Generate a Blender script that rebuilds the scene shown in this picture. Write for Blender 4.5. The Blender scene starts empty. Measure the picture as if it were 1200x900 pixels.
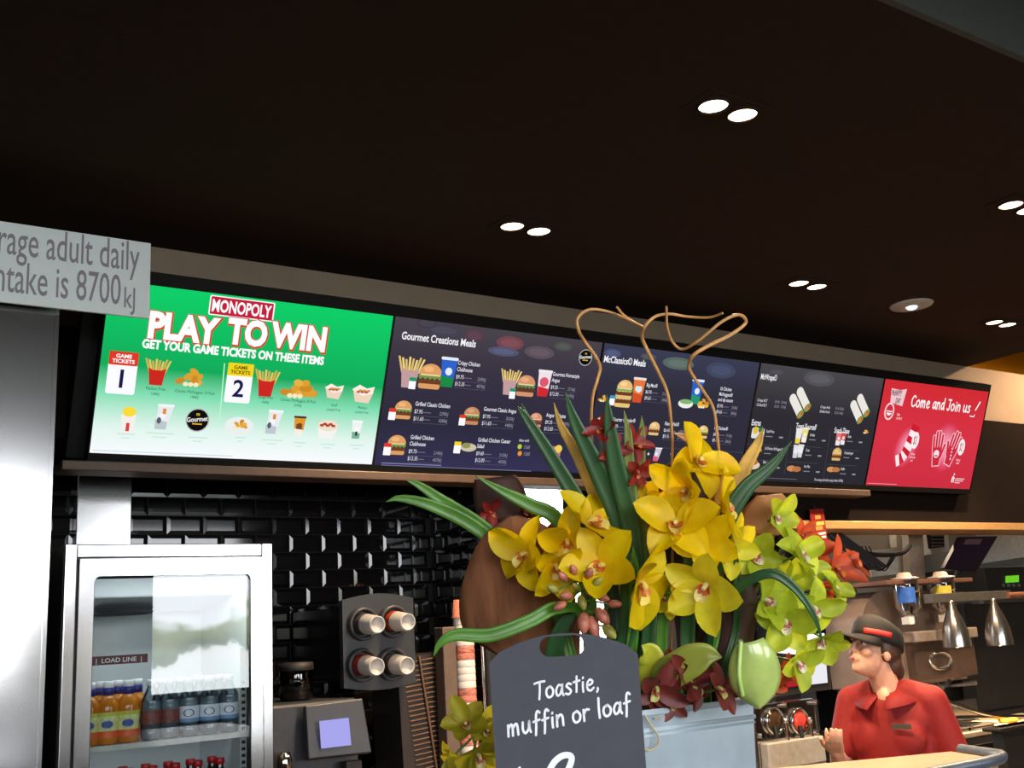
import bpy, bmesh, math, random
import numpy as np
from mathutils import Vector, Matrix, Quaternion
random.seed(7)
S = bpy.context.scene
COL = S.collection
PI = math.pi

# ------------------------------------------------------------------ camera
F_PX = 1257.0                      # focal length for a 1200 x 900 frame
CAM = np.array([0.0, 0.0, 1.6])
RC = np.array([[0.831, -0.079, -0.551], [-0.554, -0.219, -0.803], [-0.058, 0.972, -0.226]])
_u, _s, _v = np.linalg.svd(RC); RC = _u @ _v
cd = bpy.data.cameras.new('camera'); cam = bpy.data.objects.new('camera', cd); COL.objects.link(cam)
cd.sensor_fit = 'HORIZONTAL'; cd.sensor_width = 36.0; cd.lens = 36.0 * F_PX / 1200.0
cd.clip_start = 0.05; cd.clip_end = 200
M4 = Matrix([[*map(float, RC[i]), float(CAM[i])] for i in range(3)] + [[0, 0, 0, 1]])
cam.matrix_world = M4
S.camera = cam
S.view_settings.view_transform = 'Standard'; S.view_settings.look = 'None'
S.view_settings.exposure = 0.0; S.view_settings.gamma = 1.0; S.view_settings.use_curve_mapping = False
S.cycles.use_denoising = True
S.cycles.max_bounces = 8; S.cycles.diffuse_bounces = 3; S.cycles.glossy_bounces = 4; S.cycles.transparent_max_bounces = 12
S.cycles.caustics_reflective = False; S.cycles.caustics_refractive = False
S.cycles.sample_clamp_indirect = 4.0

# ------------------------------------------------------------------ daylight
SKY, TREES, GROUND = 13.0, 2.4, 1.3
W = bpy.data.worlds.new('daylight'); S.world = W; W.use_nodes = True
nt = W.node_tree; nt.nodes.clear()
wo = nt.nodes.new('ShaderNodeOutputWorld'); bg = nt.nodes.new('ShaderNodeBackground'); nt.links.new(bg.outputs[0], wo.inputs[0])
tc = nt.nodes.new('ShaderNodeTexCoord'); sp = nt.nodes.new('ShaderNodeSeparateXYZ'); nt.links.new(tc.outputs['Generated'], sp.inputs[0])
nz = nt.nodes.new('ShaderNodeTexNoise'); nz.inputs['Scale'].default_value = 26; nz.inputs['Detail'].default_value = 6
nt.links.new(tc.outputs['Generated'], nz.inputs['Vector'])
nz2 = nt.nodes.new('ShaderNodeTexNoise'); nz2.inputs['Scale'].default_value = 14; nz2.inputs['Detail'].default_value = 5
nt.links.new(tc.outputs['Generated'], nz2.inputs['Vector'])
ad = nt.nodes.new('ShaderNodeMath'); ad.operation = 'MULTIPLY_ADD'; ad.inputs[1].default_value = 0.22; nt.links.new(nz2.outputs['Fac'], ad.inputs[0]); nt.links.new(sp.outputs['Z'], ad.inputs[2])
rp = nt.nodes.new('ShaderNodeValToRGB'); nt.links.new(ad.outputs[0], rp.inputs[0])
rp.color_ramp.interpolation = 'LINEAR'
e = rp.color_ramp.elements
e[0].position = 0.0; e[0].color = (GROUND, GROUND * 0.99, GROUND * 0.97, 1)
e[1].position = 0.158; e[1].color = (SKY, SKY * 1.03, SKY * 1.08, 1)
a = e.new(0.02); a.color = (SKY * .75, SKY * .9, SKY * .9, 1)
a = e.new(0.108); a.color = (SKY * .9, SKY * .9, SKY * .9, 1)
a = e.new(0.114); a.color = (TREES * .75, TREES * .85, TREES * .5, 1)
a = e.new(0.142); a.color = (TREES * 1.6, TREES * 1.7, TREES * .9, 1)
nt.links.new(rp.outputs[0], bg.inputs[0]); bg.inputs[1].default_value = 1.0

def portal(name, cx, cy, cz, sx, sz, rot):
    l = bpy.data.lights.new(name, 'AREA'); l.shape = 'RECTANGLE'; l.size = sx; l.size_y = sz
    l.cycles.is_portal = True
    o = bpy.data.objects.new(name, l); COL.objects.link(o); o.location = (cx, cy, cz); o.rotation_euler = rot
    return o
WIN = [(-4.2, -2.0), (-1.6, 1.95), (2.75, 4.3)]     # dining windows in the wall behind the camera
WIN_Z = [(1.6, 3.0), (1.6, 3.0), (1.2, 2.95)]; FRONT_Y = -3.0
for (x0, x1), wz in zip(WIN, WIN_Z):
    portal('daylight_portal', (x0 + x1) / 2, FRONT_Y - .02, sum(wz) / 2, x1 - x0, wz[1] - wz[0], (PI / 2, 0, 0))

# power of the ceiling lamps
LAMP_W = 250.0; LAMP_COL = (1.0, 0.70, 0.42); LAMP_GLOW = 9.0
KITCHEN_GLOW = 9.0  # glow of the added kitchen panels

# ------------------------------------------------------------------ helpers
def ray(px, py): return RC @ np.array([(px - 600) / F_PX, -(py - 450) / F_PX, -1.0])
def atY(px, py, y):
    d = ray(px, py); return Vector(CAM + d * (y / d[1]))
def atZ(px, py, z):
    d = ray(px, py); return Vector(CAM + d * ((z - CAM[2]) / d[2]))
def atX(px, py, x):
    d = ray(px, py); return Vector(CAM + d * (x / d[0]))
def atD(px, py, D): return Vector(CAM + ray(px, py) * D)
CR, CU, CB = (Vector(RC[:, i]) for i in range(3))      # camera right, up, back

def lin(c):
    return tuple((v / 12.92 if v <= .04045 else ((v + .055) / 1.055) ** 2.4) for v in (x / 255 for x in c))
MATS = {}
def mat(name, rgb, rough=.5, metal=0., var=.12, scale=30, emit=None, strength=1., bump=0., stretch=None, coat=0., spec=None, transl=0., aniso=0.):
    """procedural Principled material: noise varies the colour, optional bump"""
    if name in MATS: return MATS[name]
    m = bpy.data.materials.new(name); m.use_nodes = True; n = m.node_tree; p = n.nodes['Principled BSDF']
    c = lin(rgb)
    t = n.nodes.new('ShaderNodeTexCoord'); mp = n.nodes.new('ShaderNodeMapping'); no = n.nodes.new('ShaderNodeTexNoise')
    no.inputs['Scale'].default_value = scale; no.inputs['Detail'].default_value = 4
    if stretch: mp.inputs['Scale'].default_value = stretch
    n.links.new(t.outputs['Object'], mp.inputs[0]); n.links.new(mp.outputs[0], no.inputs['Vector'])
    r = n.nodes.new('ShaderNodeValToRGB'); n.links.new(no.outputs['Fac'], r.inputs[0])
    r.color_ramp.elements[0].position = .3; r.color_ramp.elements[1].position = .7
    r.color_ramp.elements[0].color = (*[v * (1 - var) for v in c], 1); r.color_ramp.elements[1].color = (*[min(1, v * (1 + var)) for v in c], 1)
    n.links.new(r.outputs[0], p.inputs['Base Color'])
    p.inputs['Roughness'].default_value = rough; p.inputs['Metallic'].default_value = metal
    if coat: p.inputs['Coat Weight'].default_value = coat; p.inputs['Coat Roughness'].default_value = .05
    if spec is not None: p.inputs['Specular IOR Level'].default_value = spec
    if aniso: p.inputs['Anisotropic'].default_value = aniso
    if emit:
        p.inputs['Emission Color'].default_value = (*lin(emit), 1); p.inputs['Emission Strength'].default_value = strength
    if bump:
        b = n.nodes.new('ShaderNodeBump'); b.inputs['Strength'].default_value = bump; b.inputs['Distance'].default_value = .004
        n.links.new(no.outputs['Fac'], b.inputs['Height']); n.links.new(b.outputs[0], p.inputs['Normal'])
    if transl:
        tr = n.nodes.new('ShaderNodeBsdfTranslucent'); n.links.new(r.outputs[0], tr.inputs[0])
        mx = n.nodes.new('ShaderNodeMixShader'); mx.inputs[0].default_value = transl
        out = n.nodes['Material Output']; n.links.new(p.outputs[0], mx.inputs[1]); n.links.new(tr.outputs[0], mx.inputs[2]); n.links.new(mx.outputs[0], out.inputs[0])
    MATS[name] = m; return m
def glow(name, rgb, strength=1.):
    """self-lit surface (screens, lamps)"""
    if name in MATS: return MATS[name]
    m = bpy.data.materials.new(name); m.use_nodes = True; n = m.node_tree; n.nodes.clear()
    o = n.nodes.new('ShaderNodeOutputMaterial'); em = n.nodes.new('ShaderNodeEmission')
    em.inputs[0].default_value = (*lin(rgb), 1); em.inputs[1].default_value = strength
    n.links.new(em.outputs[0], o.inputs[0]); MATS[name] = m; return m
def glass(name, tint=(255, 255, 255), refl=1.0, ior=1.5, rough=0.0):
    if name in MATS: return MATS[name]
    m = bpy.data.materials.new(name); m.use_nodes = True; n = m.node_tree; n.nodes.clear()
    o = n.nodes.new('ShaderNodeOutputMaterial'); t = n.nodes.new('ShaderNodeBsdfTransparent'); g = n.nodes.new('ShaderNodeBsdfGlossy')
    t.inputs[0].default_value = (*lin(tint), 1); g.inputs['Roughness'].default_value = rough
    fr = n.nodes.new('ShaderNodeFresnel'); fr.inputs[0].default_value = ior
    mu = n.nodes.new('ShaderNodeMath'); mu.operation = 'MULTIPLY'; mu.inputs[1].default_value = refl; mu.use_clamp = True
    n.links.new(fr.outputs[0], mu.inputs[0])
    mx = n.nodes.new('ShaderNodeMixShader'); n.links.new(mu.outputs[0], mx.inputs[0]); n.links.new(t.outputs[0], mx.inputs[1]); n.links.new(g.outputs[0], mx.inputs[2])
    n.links.new(mx.outputs[0], o.inputs[0]); MATS[name] = m; return m

def cat_rom(pts, k=8):
    P = [Vector(p) for p in pts]
    if len(P) < 3: return P
    out = []; Q = [P[0] * 2 - P[1]] + P + [P[-1] * 2 - P[-2]]
    for i in range(1, len(Q) - 2):
        a, b, c, d = Q[i - 1:i + 3]
        for j in range(k):
            t = j / k
            out.append(.5 * ((2 * b) + (c - a) * t + (2 * a - 5 * b + 4 * c - d) * t * t + (3 * b - a - 3 * c + d) * t ** 3))
    out.append(P[-1]); return out

ORG = {}
class MB:
    """collects shapes, then links them as one mesh object"""
    def __init__(s): s.v = []; s.f = []; s.m = []; s.s = []
    def add(s, vs, fs, mat=0, smooth=False, M=None):
        b = len(s.v)
        s.v += [tuple(M @ Vector(p)) if M is not None else tuple(p) for p in vs]
        for f in fs: s.f.append([b + i for i in f]); s.m.append(mat); s.s.append(smooth)
        return s
    def box(s, x0, x1, y0, y1, z0, z1, mat=0, M=None):
        v = [(x, y, z) for x in (x0, x1) for y in (y0, y1) for z in (z0, z1)]
        return s.add(v, [(0, 1, 3, 2), (4, 6, 7, 5), (0, 4, 5, 1), (2, 3, 7, 6), (0, 2, 6, 4), (1, 5, 7, 3)], mat, False, M)
    def tube(s, pts, r, n=8, mat=0, M=None, caps=True, closed=False):
        P = [Vector(p) for p in pts]; N = len(P)
        R = list(r) if hasattr(r, '__len__') else [r] * N
        t0 = (P[1] - P[0]).normalized(); up = Vector((0, 0, 1)) if abs(t0.z) < .9 else Vector((1, 0, 0))
        nx = t0.cross(up).normalized(); vs = []
        for i in range(N):
            t = ((P[(i + 1) % N] - P[i - 1]) if closed else (P[min(i + 1, N - 1)] - P[max(i - 1, 0)])).normalized()
            nx = (nx - t * nx.dot(t)).normalized(); ny = t.cross(nx)
            for k in range(n):
                a = 2 * PI * k / n; vs.append(P[i] + (nx * math.cos(a) + ny * math.sin(a)) * R[i])
        fs = []
        for i in range(N if closed else N - 1):
            for k in range(n):
                j = (i + 1) % N
                fs.append((i * n + k, i * n + (k + 1) % n, j * n + (k + 1) % n, j * n + k))
        s.add(vs, fs, mat, True, M)
        if caps and not closed:
            s.add(vs[:n], [tuple(range(n - 1, -1, -1))], mat, False, M); s.add(vs[-n:], [tuple(range(n))], mat, False, M)
        return s
    def cyl(s, p0, p1, r0, r1=None, n=20, mat=0, M=None): return s.tube([p0, p1], [r0, r0 if r1 is None else r1], n, mat, M)
    def lathe(s, prof, n=24, mat=0, M=None, smooth=True):
        vs = [(r * math.cos(2 * PI * k / n), r * math.sin(2 * PI * k / n), z) for r, z in prof for k in range(n)]
        fs = [(i * n + k, i * n + (k + 1) % n, (i + 1) * n + (k + 1) % n, (i + 1) * n + k) for i in range(len(prof) - 1) for k in range(n)]
        return s.add(vs, fs, mat, smooth, M)
    def ell(s, c, r, n=14, mat=0, M=None):
        if not hasattr(r, '__len__'): r = (r, r, r)
        m = max(6, n // 2 + 2); vs = []; fs = []
        for i in range(m + 1):
            th = PI * i / m
            for k in range(n):
                a = 2 * PI * k / n; vs.append((c[0] + r[0] * math.sin(th) * math.cos(a), c[1] + r[1] * math.sin(th) * math.sin(a), c[2] - r[2] * math.cos(th)))
        for i in range(m):
            for k in range(n): fs.append((i * n + k, i * n + (k + 1) % n, (i + 1) * n + (k + 1) % n, (i + 1) * n + k))
        return s.add(vs, fs, mat, True, M)
    def prism(s, poly, y0, y1, mat=0, M=None, smooth=False):
        """outline in x,z (counter-clockwise seen from -y), pushed from y0 to y1"""
        n = len(poly); vs = [(x, y0, z) for x, z in poly] + [(x, y1, z) for x, z in poly]
        s.add(vs, [tuple(range(n)), tuple(range(2 * n - 1, n - 1, -1))], mat, False, M)
        return s.add(vs, [(i, i + n, (i + 1) % n + n, (i + 1) % n) for i in range(n)], mat, smooth, M)
    def build(s, name, mats, parent=None, org=None, local=False, bevel=0., kind=None):
        me = bpy.data.meshes.new(name)
        if not isinstance(mats, (list, tuple)): mats = [mats]
        A = np.array(s.v, dtype=float).reshape(-1, 3)
        if local: o3 = np.zeros(3)
        elif parent is not None: o3 = ORG[parent.name]
        elif org is not None: o3 = np.array(org, dtype=float)
        else: o3 = np.array([(A[:, 0].min() + A[:, 0].max()) / 2, (A[:, 1].min() + A[:, 1].max()) / 2, A[:, 2].min()])
        me.from_pydata((A - o3).tolist(), [], s.f)
        for m in mats: me.materials.append(m)
        me.polygons.foreach_set('material_index', s.m); me.polygons.foreach_set('use_smooth', s.s)
        me.validate(); me.update()
        o = bpy.data.objects.new(name, me); COL.objects.link(o)
        if parent is not None: o.parent = parent
        elif not local: o.location = o3
        ORG[o.name] = o3
        if bevel:
            b = o.modifiers.new('bevel', 'BEVEL'); b.width = bevel; b.segments = 2; b.limit_method = 'ANGLE'; b.angle_limit = math.radians(40)
        if kind: o['kind'] = kind
        return o
def tag(o, label, cat, group=None):
    o['label'] = label; o['category'] = cat
    if group: o['group'] = group
    return o
def thing(name, label, cat, loc=(0, 0, 0), group=None, rot=None):
    o = bpy.data.objects.new(name, None); COL.objects.link(o); o.location = loc; o.empty_display_size = .05
    if rot is not None: o.rotation_euler = rot
    ORG[o.name] = np.array(loc, dtype=float)
    return tag(o, label, cat, group)
def structure(mb, name, m, bevel=0.): return mb.build(name, m, bevel=bevel, kind='structure')
def wall_rects(x0, x1, z0, z1, holes):
    """rectangles of a wall with openings"""
    xs = sorted({x0, x1, *[h[0] for h in holes], *[h[1] for h in holes]}); zs = sorted({z0, z1, *[h[2] for h in holes], *[h[3] for h in holes]}); out = []
    for i in range(len(xs) - 1):
        for j in range(len(zs) - 1):
            cx, cz = (xs[i] + xs[i + 1]) / 2, (zs[j] + zs[j + 1]) / 2
            if not any(h[0] < cx < h[1] and h[2] < cz < h[3] for h in holes): out.append((xs[i], xs[i + 1], zs[j], zs[j + 1]))
    return out
_tx = {}
def text_geo(s, bold=0., spacing=1., shear=0.):
    """outline font text as flat faces: 2-D points, faces, width; cap height 0.73 or so"""
    k = (s, bold, spacing, shear)
    if k in _tx: return _tx[k]
    cu = bpy.data.curves.new('lettering', 'FONT'); cu.body = s; cu.offset = bold; cu.space_character = spacing; cu.shear = shear; cu.resolution_u = 3
    o = bpy.data.objects.new('lettering', cu); COL.objects.link(o)
    dg = bpy.context.evaluated_depsgraph_get(); me = bpy.data.meshes.new_from_object(o.evaluated_get(dg))
    v = [(p.co.x, p.co.y) for p in me.vertices]; f = [tuple(p.vertices) for p in me.polygons]
    bpy.data.objects.remove(o); bpy.data.curves.remove(cu); bpy.data.meshes.remove(me)
    w = max((p[0] for p in v), default=0); _tx[k] = (v, f, w); return _tx[k]

# pen strokes for the hand lettering: x height 1, ascender 1.75
PEN = {
 'T': (.95, [[(.0, 1.42), (.5, 1.5), (1.0, 1.5)], [(.52, 1.48), (.5, .7), (.42, .0)]]),
 'o': (.85, [[(.5, .95), (.15, .8), (.08, .35), (.3, .02), (.65, .15), (.75, .6), (.5, .95), (.35, .92)]]),
 'a': (.85, [[(.7, .85), (.35, .95), (.08, .5), (.2, .05), (.5, .2), (.72, .9)], [(.72, .95), (.68, .3), (.8, .0)]]),
 's': (.7, [[(.6, .85), (.35, .95), (.15, .75), (.4, .5), (.58, .25), (.35, .0), (.05, .1)]]),
 't': (.65, [[(.38, 1.45), (.33, .6), (.3, .1)], [(.05, .98), (.35, 1.02), (.65, 1.05)]]),
 'i': (.4, [[(.2, .85), (.18, .4), (.2, .0)], [(.22, 1.2), (.24, 1.26)]]),
 'e': (.8, [[(.1, .5), (.45, .55), (.65, .75), (.4, .98), (.12, .7), (.12, .2), (.4, .0), (.72, .2)]]),
 ',': (.4, [[(.2, .12), (.22, .0), (.12, -.2)]]),
 'm': (1.25, [[(.1, .95), (.08, .0)], [(.1, .6), (.35, .95), (.5, .8), (.5, .0)], [(.52, .6), (.8, .95), (.95, .75), (1.0, .0)]]),
 'u': (.9, [[(.1, .95), (.08, .3), (.3, .0), (.6, .3), (.7, .95)], [(.7, .95), (.7, .3), (.8, .0)]]),
 'f': (.7, [[(.7, 1.5), (.5, 1.65), (.35, 1.3), (.3, .4), (.22, -.35)], [(.08, .8), (.4, .86), (.65, .9)]]),
 'n': (.85, [[(.1, .95), (.08, .0)], [(.1, .6), (.4, .95), (.62, .75), (.65, .0)]]),
 'r': (.7, [[(.12, .95), (.12, .0)], [(.12, .55), (.35, .92), (.62, .9)]]),
 'l': (.4, [[(.22, 1.7), (.18, .8), (.2, .0)]]),
 'd': (.85, [[(.65, .8), (.35, .95), (.1, .5), (.25, .02), (.5, .2), (.68, .8)], [(.72, 1.6), (.68, .6), (.76, .0)]]),
 'j': (.5, [[(.35, .95), (.32, .2), (.25, -.4), (.0, -.45)], [(.38, 1.3), (.4, 1.36)]]),
 'J': (.75, [[(.1, 1.5), (.75, 1.5)], [(.5, 1.5), (.48, .3), (.25, .0), (.0, .2)]]),
 'C': (1.0, [[(.85, 1.3), (.55, 1.5), (.15, 1.1), (.1, .5), (.35, .05), (.75, .1), (.9, .3)]]),
 '!': (.5, [[(.45, 1.8), (.3, 1.0), (.22, .5)], [(.15, .08), (.16, .0)]]),
 'M': (1.2, [[(.1, 0), (.2, 1.5), (.55, .5), (.95, 1.5), (1.05, 0)]]),
 'c': (.75, [[(.6, .8), (.35, .95), (.1, .5), (.3, .05), (.62, .15)]]),
 'H': (1.0, [[(.12, 1.5), (.1, 0)], [(.8, 1.5), (.78, 0)], [(.1, .75), (.8, .8)]]),
 'A': (1.0, [[(.05, 0), (.45, 1.5), (.85, 0)], [(.2, .55), (.72, .55)]]),
 'P': (.9, [[(.12, 0), (.14, 1.5)], [(.14, 1.45), (.6, 1.4), (.72, 1.0), (.5, .75), (.14, .7)]]),
 'Y': (.9, [[(.05, 1.5), (.42, .75)], [(.85, 1.5), (.42, .75), (.35, 0)]]),
 'D': (1.0, [[(.12, 0), (.14, 1.5)], [(.14, 1.5), (.65, 1.3), (.8, .7), (.55, .1), (.12, 0)]]),
 'O': (1.0, [[(.5, 1.5), (.12, 1.1), (.12, .4), (.5, 0), (.88, .4), (.88, 1.1), (.5, 1.5)]]),
 'S': (.85, [[(.7, 1.35), (.4, 1.5), (.12, 1.15), (.45, .8), (.72, .4), (.4, 0), (.08, .15)]]),
 'R': (.95, [[(.12, 0), (.14, 1.5)], [(.14, 1.5), (.6, 1.4), (.7, 1.05), (.5, .8), (.14, .75)], [(.4, .78), (.8, 0)]]),
 'I': (.4, [[(.2, 1.5), (.18, 0)]]), 'U': (.95, [[(.1, 1.5), (.12, .4), (.45, 0), (.78, .4), (.8, 1.5)]]),
 '2': (.9, [[(.1, 1.15), (.35, 1.5), (.7, 1.3), (.6, .8), (.1, .05)], [(.1, .05), (.8, .05)]]),
 '3': (.85, [[(.1, 1.35), (.45, 1.5), (.65, 1.15), (.3, .8), (.7, .45), (.4, .0), (.08, .15)]]),
 '$': (.85, [[(.7, 1.25), (.4, 1.4), (.12, 1.1), (.45, .8), (.72, .4), (.4, .1), (.08, .25)], [(.42, 1.65), (.4, -.15)]]),
}
def ribbon(pts, w, k=6):
    """flat stroke with round ends: 2-D points, faces"""
    P = [Vector((p[0], p[1], 0)) for p in pts]; P = cat_rom(P, k) if len(P) > 2 else P
    v = []; f = []
    for i, p in enumerate(P):
        t = (P[min(i + 1, len(P) - 1)] - P[max(i - 1, 0)]); t = t.normalized() if t.length > 1e-9 else Vector((1, 0, 0))
        n = Vector((-t.y, t.x, 0)) * (w / 2); v += [(p.x + n.x, p.y + n.y), (p.x - n.x, p.y - n.y)]
    for i in range(len(P) - 1): f.append((2 * i, 2 * i + 1, 2 * i + 3, 2 * i + 2))
    for p in (P[0], P[-1]):
        b = len(v); v += [(p.x + w / 2 * math.cos(2 * PI * q / 10), p.y + w / 2 * math.sin(2 * PI * q / 10)) for q in range(10)]; f.append(tuple(range(b, b + 10)))
    return v, f
def pen_text(s, w=.2, gap=.12):
    v = []; f = []; x = 0
    for ch in s:
        if ch == ' ': x += .55; continue
        adv, strokes = PEN[ch]
        for st in strokes:
            a, b = ribbon([(x + p[0], p[1]) for p in st], w); o = len(v); v += a; f += [tuple(o + i for i in q) for q in b]
        x += adv + gap
    return v, f, x

# ------------------------------------------------------------------ materials
STEEL = mat('brushed_steel', (196, 196, 198), .18, 1., .06, 60, stretch=(1, 1, 60), aniso=.4)
STEELH = mat('brushed_steel_sheet', (196, 196, 198), .17, 1., .06, 40, stretch=(.5, 1, 30))
CHROME = mat('chrome', (215, 212, 208), .08, 1., .03)
TILE = mat('black_glazed_tile', (14, 14, 16), .07, 0, .2, 12)
GROUT = mat('dark_grout', (9, 9, 10), .9)
BLACKPAINT = mat('black_ceiling_paint', (52, 41, 37), .95, 0, .08, 20, spec=.1)
DARKPANEL = mat('dark_brown_panel', (24, 18, 15), .6, 0, .15, 8)
BEIGE = mat('taupe_paint', (150, 128, 108), .8, 0, .05, 10)
YELLOW = mat('yellow_paint', (238, 176, 22), .8, 0, .05, 10)
BRONZE = mat('bronze_trim', (212, 164, 108), .4, .3, .12, 20, stretch=(1, 6, 6))
GREYCEIL = mat('grey_dining_ceiling', (72, 75, 72), .95, 0, .05, 12)
FLOORM = mat('grey_floor_tile', (120, 116, 110), .4, 0, .12, 5)
WALLM = mat('warm_wall_paint', (150, 140, 128), .9, 0, .06, 6)
KWALL = mat('kitchen_wall_sheet', (165, 160, 154), .45, 0, .08, 4)
BLACK = mat('black_plastic', (20, 20, 22), .35, 0, .2, 40)
BLACKM = mat('matt_black_plastic', (26, 26, 29), .6, 0, .2, 40)
DGREY = mat('charcoal_plastic', (46, 48, 54), .45, 0, .12, 40)
GREY = mat('grey_plastic', (120, 120, 122), .5, 0, .1, 30)
WHITE = mat('white_plastic', (225, 225, 225), .4, 0, .05, 30)
RUBBER = mat('black_rubber', (12, 12, 12), .8)
# ================================================================== the room
CEIL = 3.12; DCEIL = 3.5; BULK_Y = 3.95; TILE_Y = 4.39; RET_X = 2.5; CAN_X = 6.31; CAN_Y = 1.47
XL, XR = -5.0, 11.0; KIT_Y = 5.8
structure(MB().box(XL - .1, XR + .1, FRONT_Y - .1, KIT_Y + .1, -.1, 0), 'floor', FLOORM)
b = MB().box(XL, CAN_X, CAN_Y, BULK_Y + .7, CEIL, DCEIL + .12)
structure(b, 'ceiling', BLACKPAINT)
structure(MB().box(XL, CAN_X, CAN_Y - .02, CAN_Y, CEIL, DCEIL), 'trim_7', GREYCEIL)
b = MB().box(XL - .1, XR + .1, FRONT_Y - .1, CAN_Y, DCEIL, DCEIL + .12).box(CAN_X, XR + .1, CAN_Y, KIT_Y, DCEIL + .0, DCEIL + .12)
structure(b, 'ceiling_dining', GREYCEIL)
b = MB()
for (x0, x1, z0, z1) in wall_rects(XL - .1, XR + .1, 0, DCEIL, [(w[0], w[1], *wz) for w, wz in zip(WIN, WIN_Z)]): b.box(x0, x1, FRONT_Y - .12, FRONT_Y, z0, z1)
structure(b, 'wall_front', WALLM)
for i, (x0, x1) in enumerate(WIN):
    b = MB(); t = .05; z0, z1 = WIN_Z[i]
    b.box(x0, x1, FRONT_Y - .1, FRONT_Y + .01, z0, z0 + t).box(x0, x1, FRONT_Y - .1, FRONT_Y + .01, z1 - t, z1)
    n = 2 if x1 - x0 > 2.3 else 1
    for k in range(n + 1):
        x = x0 + (x1 - x0 - t) * k / n; b.box(x, x + t, FRONT_Y - .1, FRONT_Y + .01, z0, z1)
    structure(b, 'window_%d' % (i + 1), BLACKM)
structure(MB().box(XL - .1, XL, FRONT_Y, KIT_Y, 0, DCEIL), 'wall_left', WALLM)
structure(MB().box(XR, XR + .1, FRONT_Y, KIT_Y, 0, DCEIL), 'wall_right', WALLM)
# kitchen back wall with the drive-through window
kw0, kw1 = atY(560, 590, KIT_Y), atY(708, 640, KIT_Y)
KWIN = (kw0.x, kw1.x, 1.2, 2.62)
b = MB()
for (x0, x1, z0, z1) in wall_rects(XL, XR, 0, DCEIL, [KWIN]): b.box(x0, x1, KIT_Y, KIT_Y + .12, z0, z1)
structure(b, 'wall_kitchen', KWALL)
b = MB(); x0, x1, z0, z1 = KWIN; t = .05
b.box(x0, x1, KIT_Y - .01, KIT_Y + .1, z0, z0 + t).box(x0, x1, KIT_Y - .01, KIT_Y + .1, z1 - t, z1).box(x0, x0 + t, KIT_Y - .01, KIT_Y + .1, z0, z1).box(x1 - t, x1, KIT_Y - .01, KIT_Y + .1, z0, z1)
structure(b, 'window_5', STEEL)
portal('drive_through_portal', (x0 + x1) / 2, KIT_Y + .1, (z0 + z1) / 2, x1 - x0, z1 - z0, (-PI / 2, 0, 0))
structure(MB().box(RET_X + .45, CAN_X + 2, BULK_Y + .3, KIT_Y, 2.75, 2.85), 'ceiling_kitchen', KWALL)
structure(MB().box(CAN_X + 2, XR, BULK_Y + .3, KIT_Y, 2.75, 2.85), 'ceiling_kitchen_far', KWALL)

# bulkhead that carries the menu screens
BZ = 2.10                                                  # underside over the kitchen opening
structure(MB().box(XL, XR, BULK_Y, BULK_Y + .1, 2.77, CEIL), 'wall_bulkhead_upper', BEIGE)
bxs = atY(704, 590, BULK_Y).x
b = MB().box(bxs, XR, BULK_Y - .002, BULK_Y + .3, BZ, 2.77).box(RET_X, bxs, BULK_Y - .002, BULK_Y + .3, 2.30, 2.77).box(XL, RET_X, BULK_Y, BULK_Y + .1, 2.36, 2.77).box(XL, RET_X, BULK_Y + .1, TILE_Y, 2.36, 2.40)
structure(b, 'wall_bulkhead_lower', mat('dark_bulkhead_paint', (30, 23, 20), .95, 0, .1, 6, spec=.05))
structure(MB().box(bxs, XR, BULK_Y - .03, BULK_Y + .28, BZ - .045, BZ), 'trim_1', BRONZE, .004)
structure(MB().box(CAN_X - .5, XR, BULK_Y + .1, BULK_Y + .5, CEIL - .1, CEIL - .06).box(CAN_X + .0, XR, BULK_Y + .5, BULK_Y + .6, CEIL - .1, DCEIL), 'wall_yellow', YELLOW)

# bevelled black subway tiles: back wall of the bar and its return
def tile_wall(u0, u1, z0, z1, put, off=0.):
    b = MB(); TW, TH, g, d, bv = .150, .0755, .0015, .0018, .0145; r = 0; z = z1
    while z > z0:
        x = u0 - TW + (off + (r % 2) * .5) * TW
        while x < u1:
            a0, a1, c0, c1 = max(x + g, u0), min(x + TW - g, u1), z - TH + g, z - g
            if a1 - a0 > .035:
                vs = [(a0, 0, c0), (a1, 0, c0), (a1, 0, c1), (a0, 0, c1), (a0 + bv, -d, c0 + bv), (a1 - bv, -d, c0 + bv), (a1 - bv, -d, c1 - bv), (a0 + bv, -d, c1 - bv)]
                b.add([put(*p) for p in vs], [(4, 5, 6, 7), (0, 1, 5, 4), (1, 2, 6, 5), (2, 3, 7, 6), (3, 0, 4, 7)])
            x += TW
        z -= TH; r += 1
    return b
b = tile_wall(XL + 4.2, RET_X, .92, 2.37, lambda u, y, z: (u, TILE_Y + y, z), .35)
b.box(XL, RET_X, TILE_Y, TILE_Y + .12, 0, 2.4, 1)
structure(b, 'wall_back', [TILE, GROUT])
b = tile_wall(BULK_Y + .0, TILE_Y, .92, 2.37, lambda u, y, z: (RET_X + y, u, z), .2)
b.box(RET_X, RET_X + .45, BULK_Y + .3, TILE_Y + .12, 0, 2.4, 1).box(RET_X, RET_X + .45, BULK_Y + .0, BULK_Y + .3, 0, BZ - .05, 1)
structure(b, 'wall_return', [TILE, GROUT])

# stainless column and sheet by the fridge
cr = atY(60, 600, 3.42).x
structure(MB().box(cr - .72, cr - .012, 3.42, 4.36, 0, 2.82).box(cr - .012, cr, 3.415, 4.36, 0, 2.82), 'column', STEELH)
p0, p1 = atY(90, 600, 4.33), atY(154, 600, 4.33)
structure(MB().box(p0.x, p1.x, 4.33, 4.385, .9, 2.37), 'trim_2', STEELH, .003)

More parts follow.
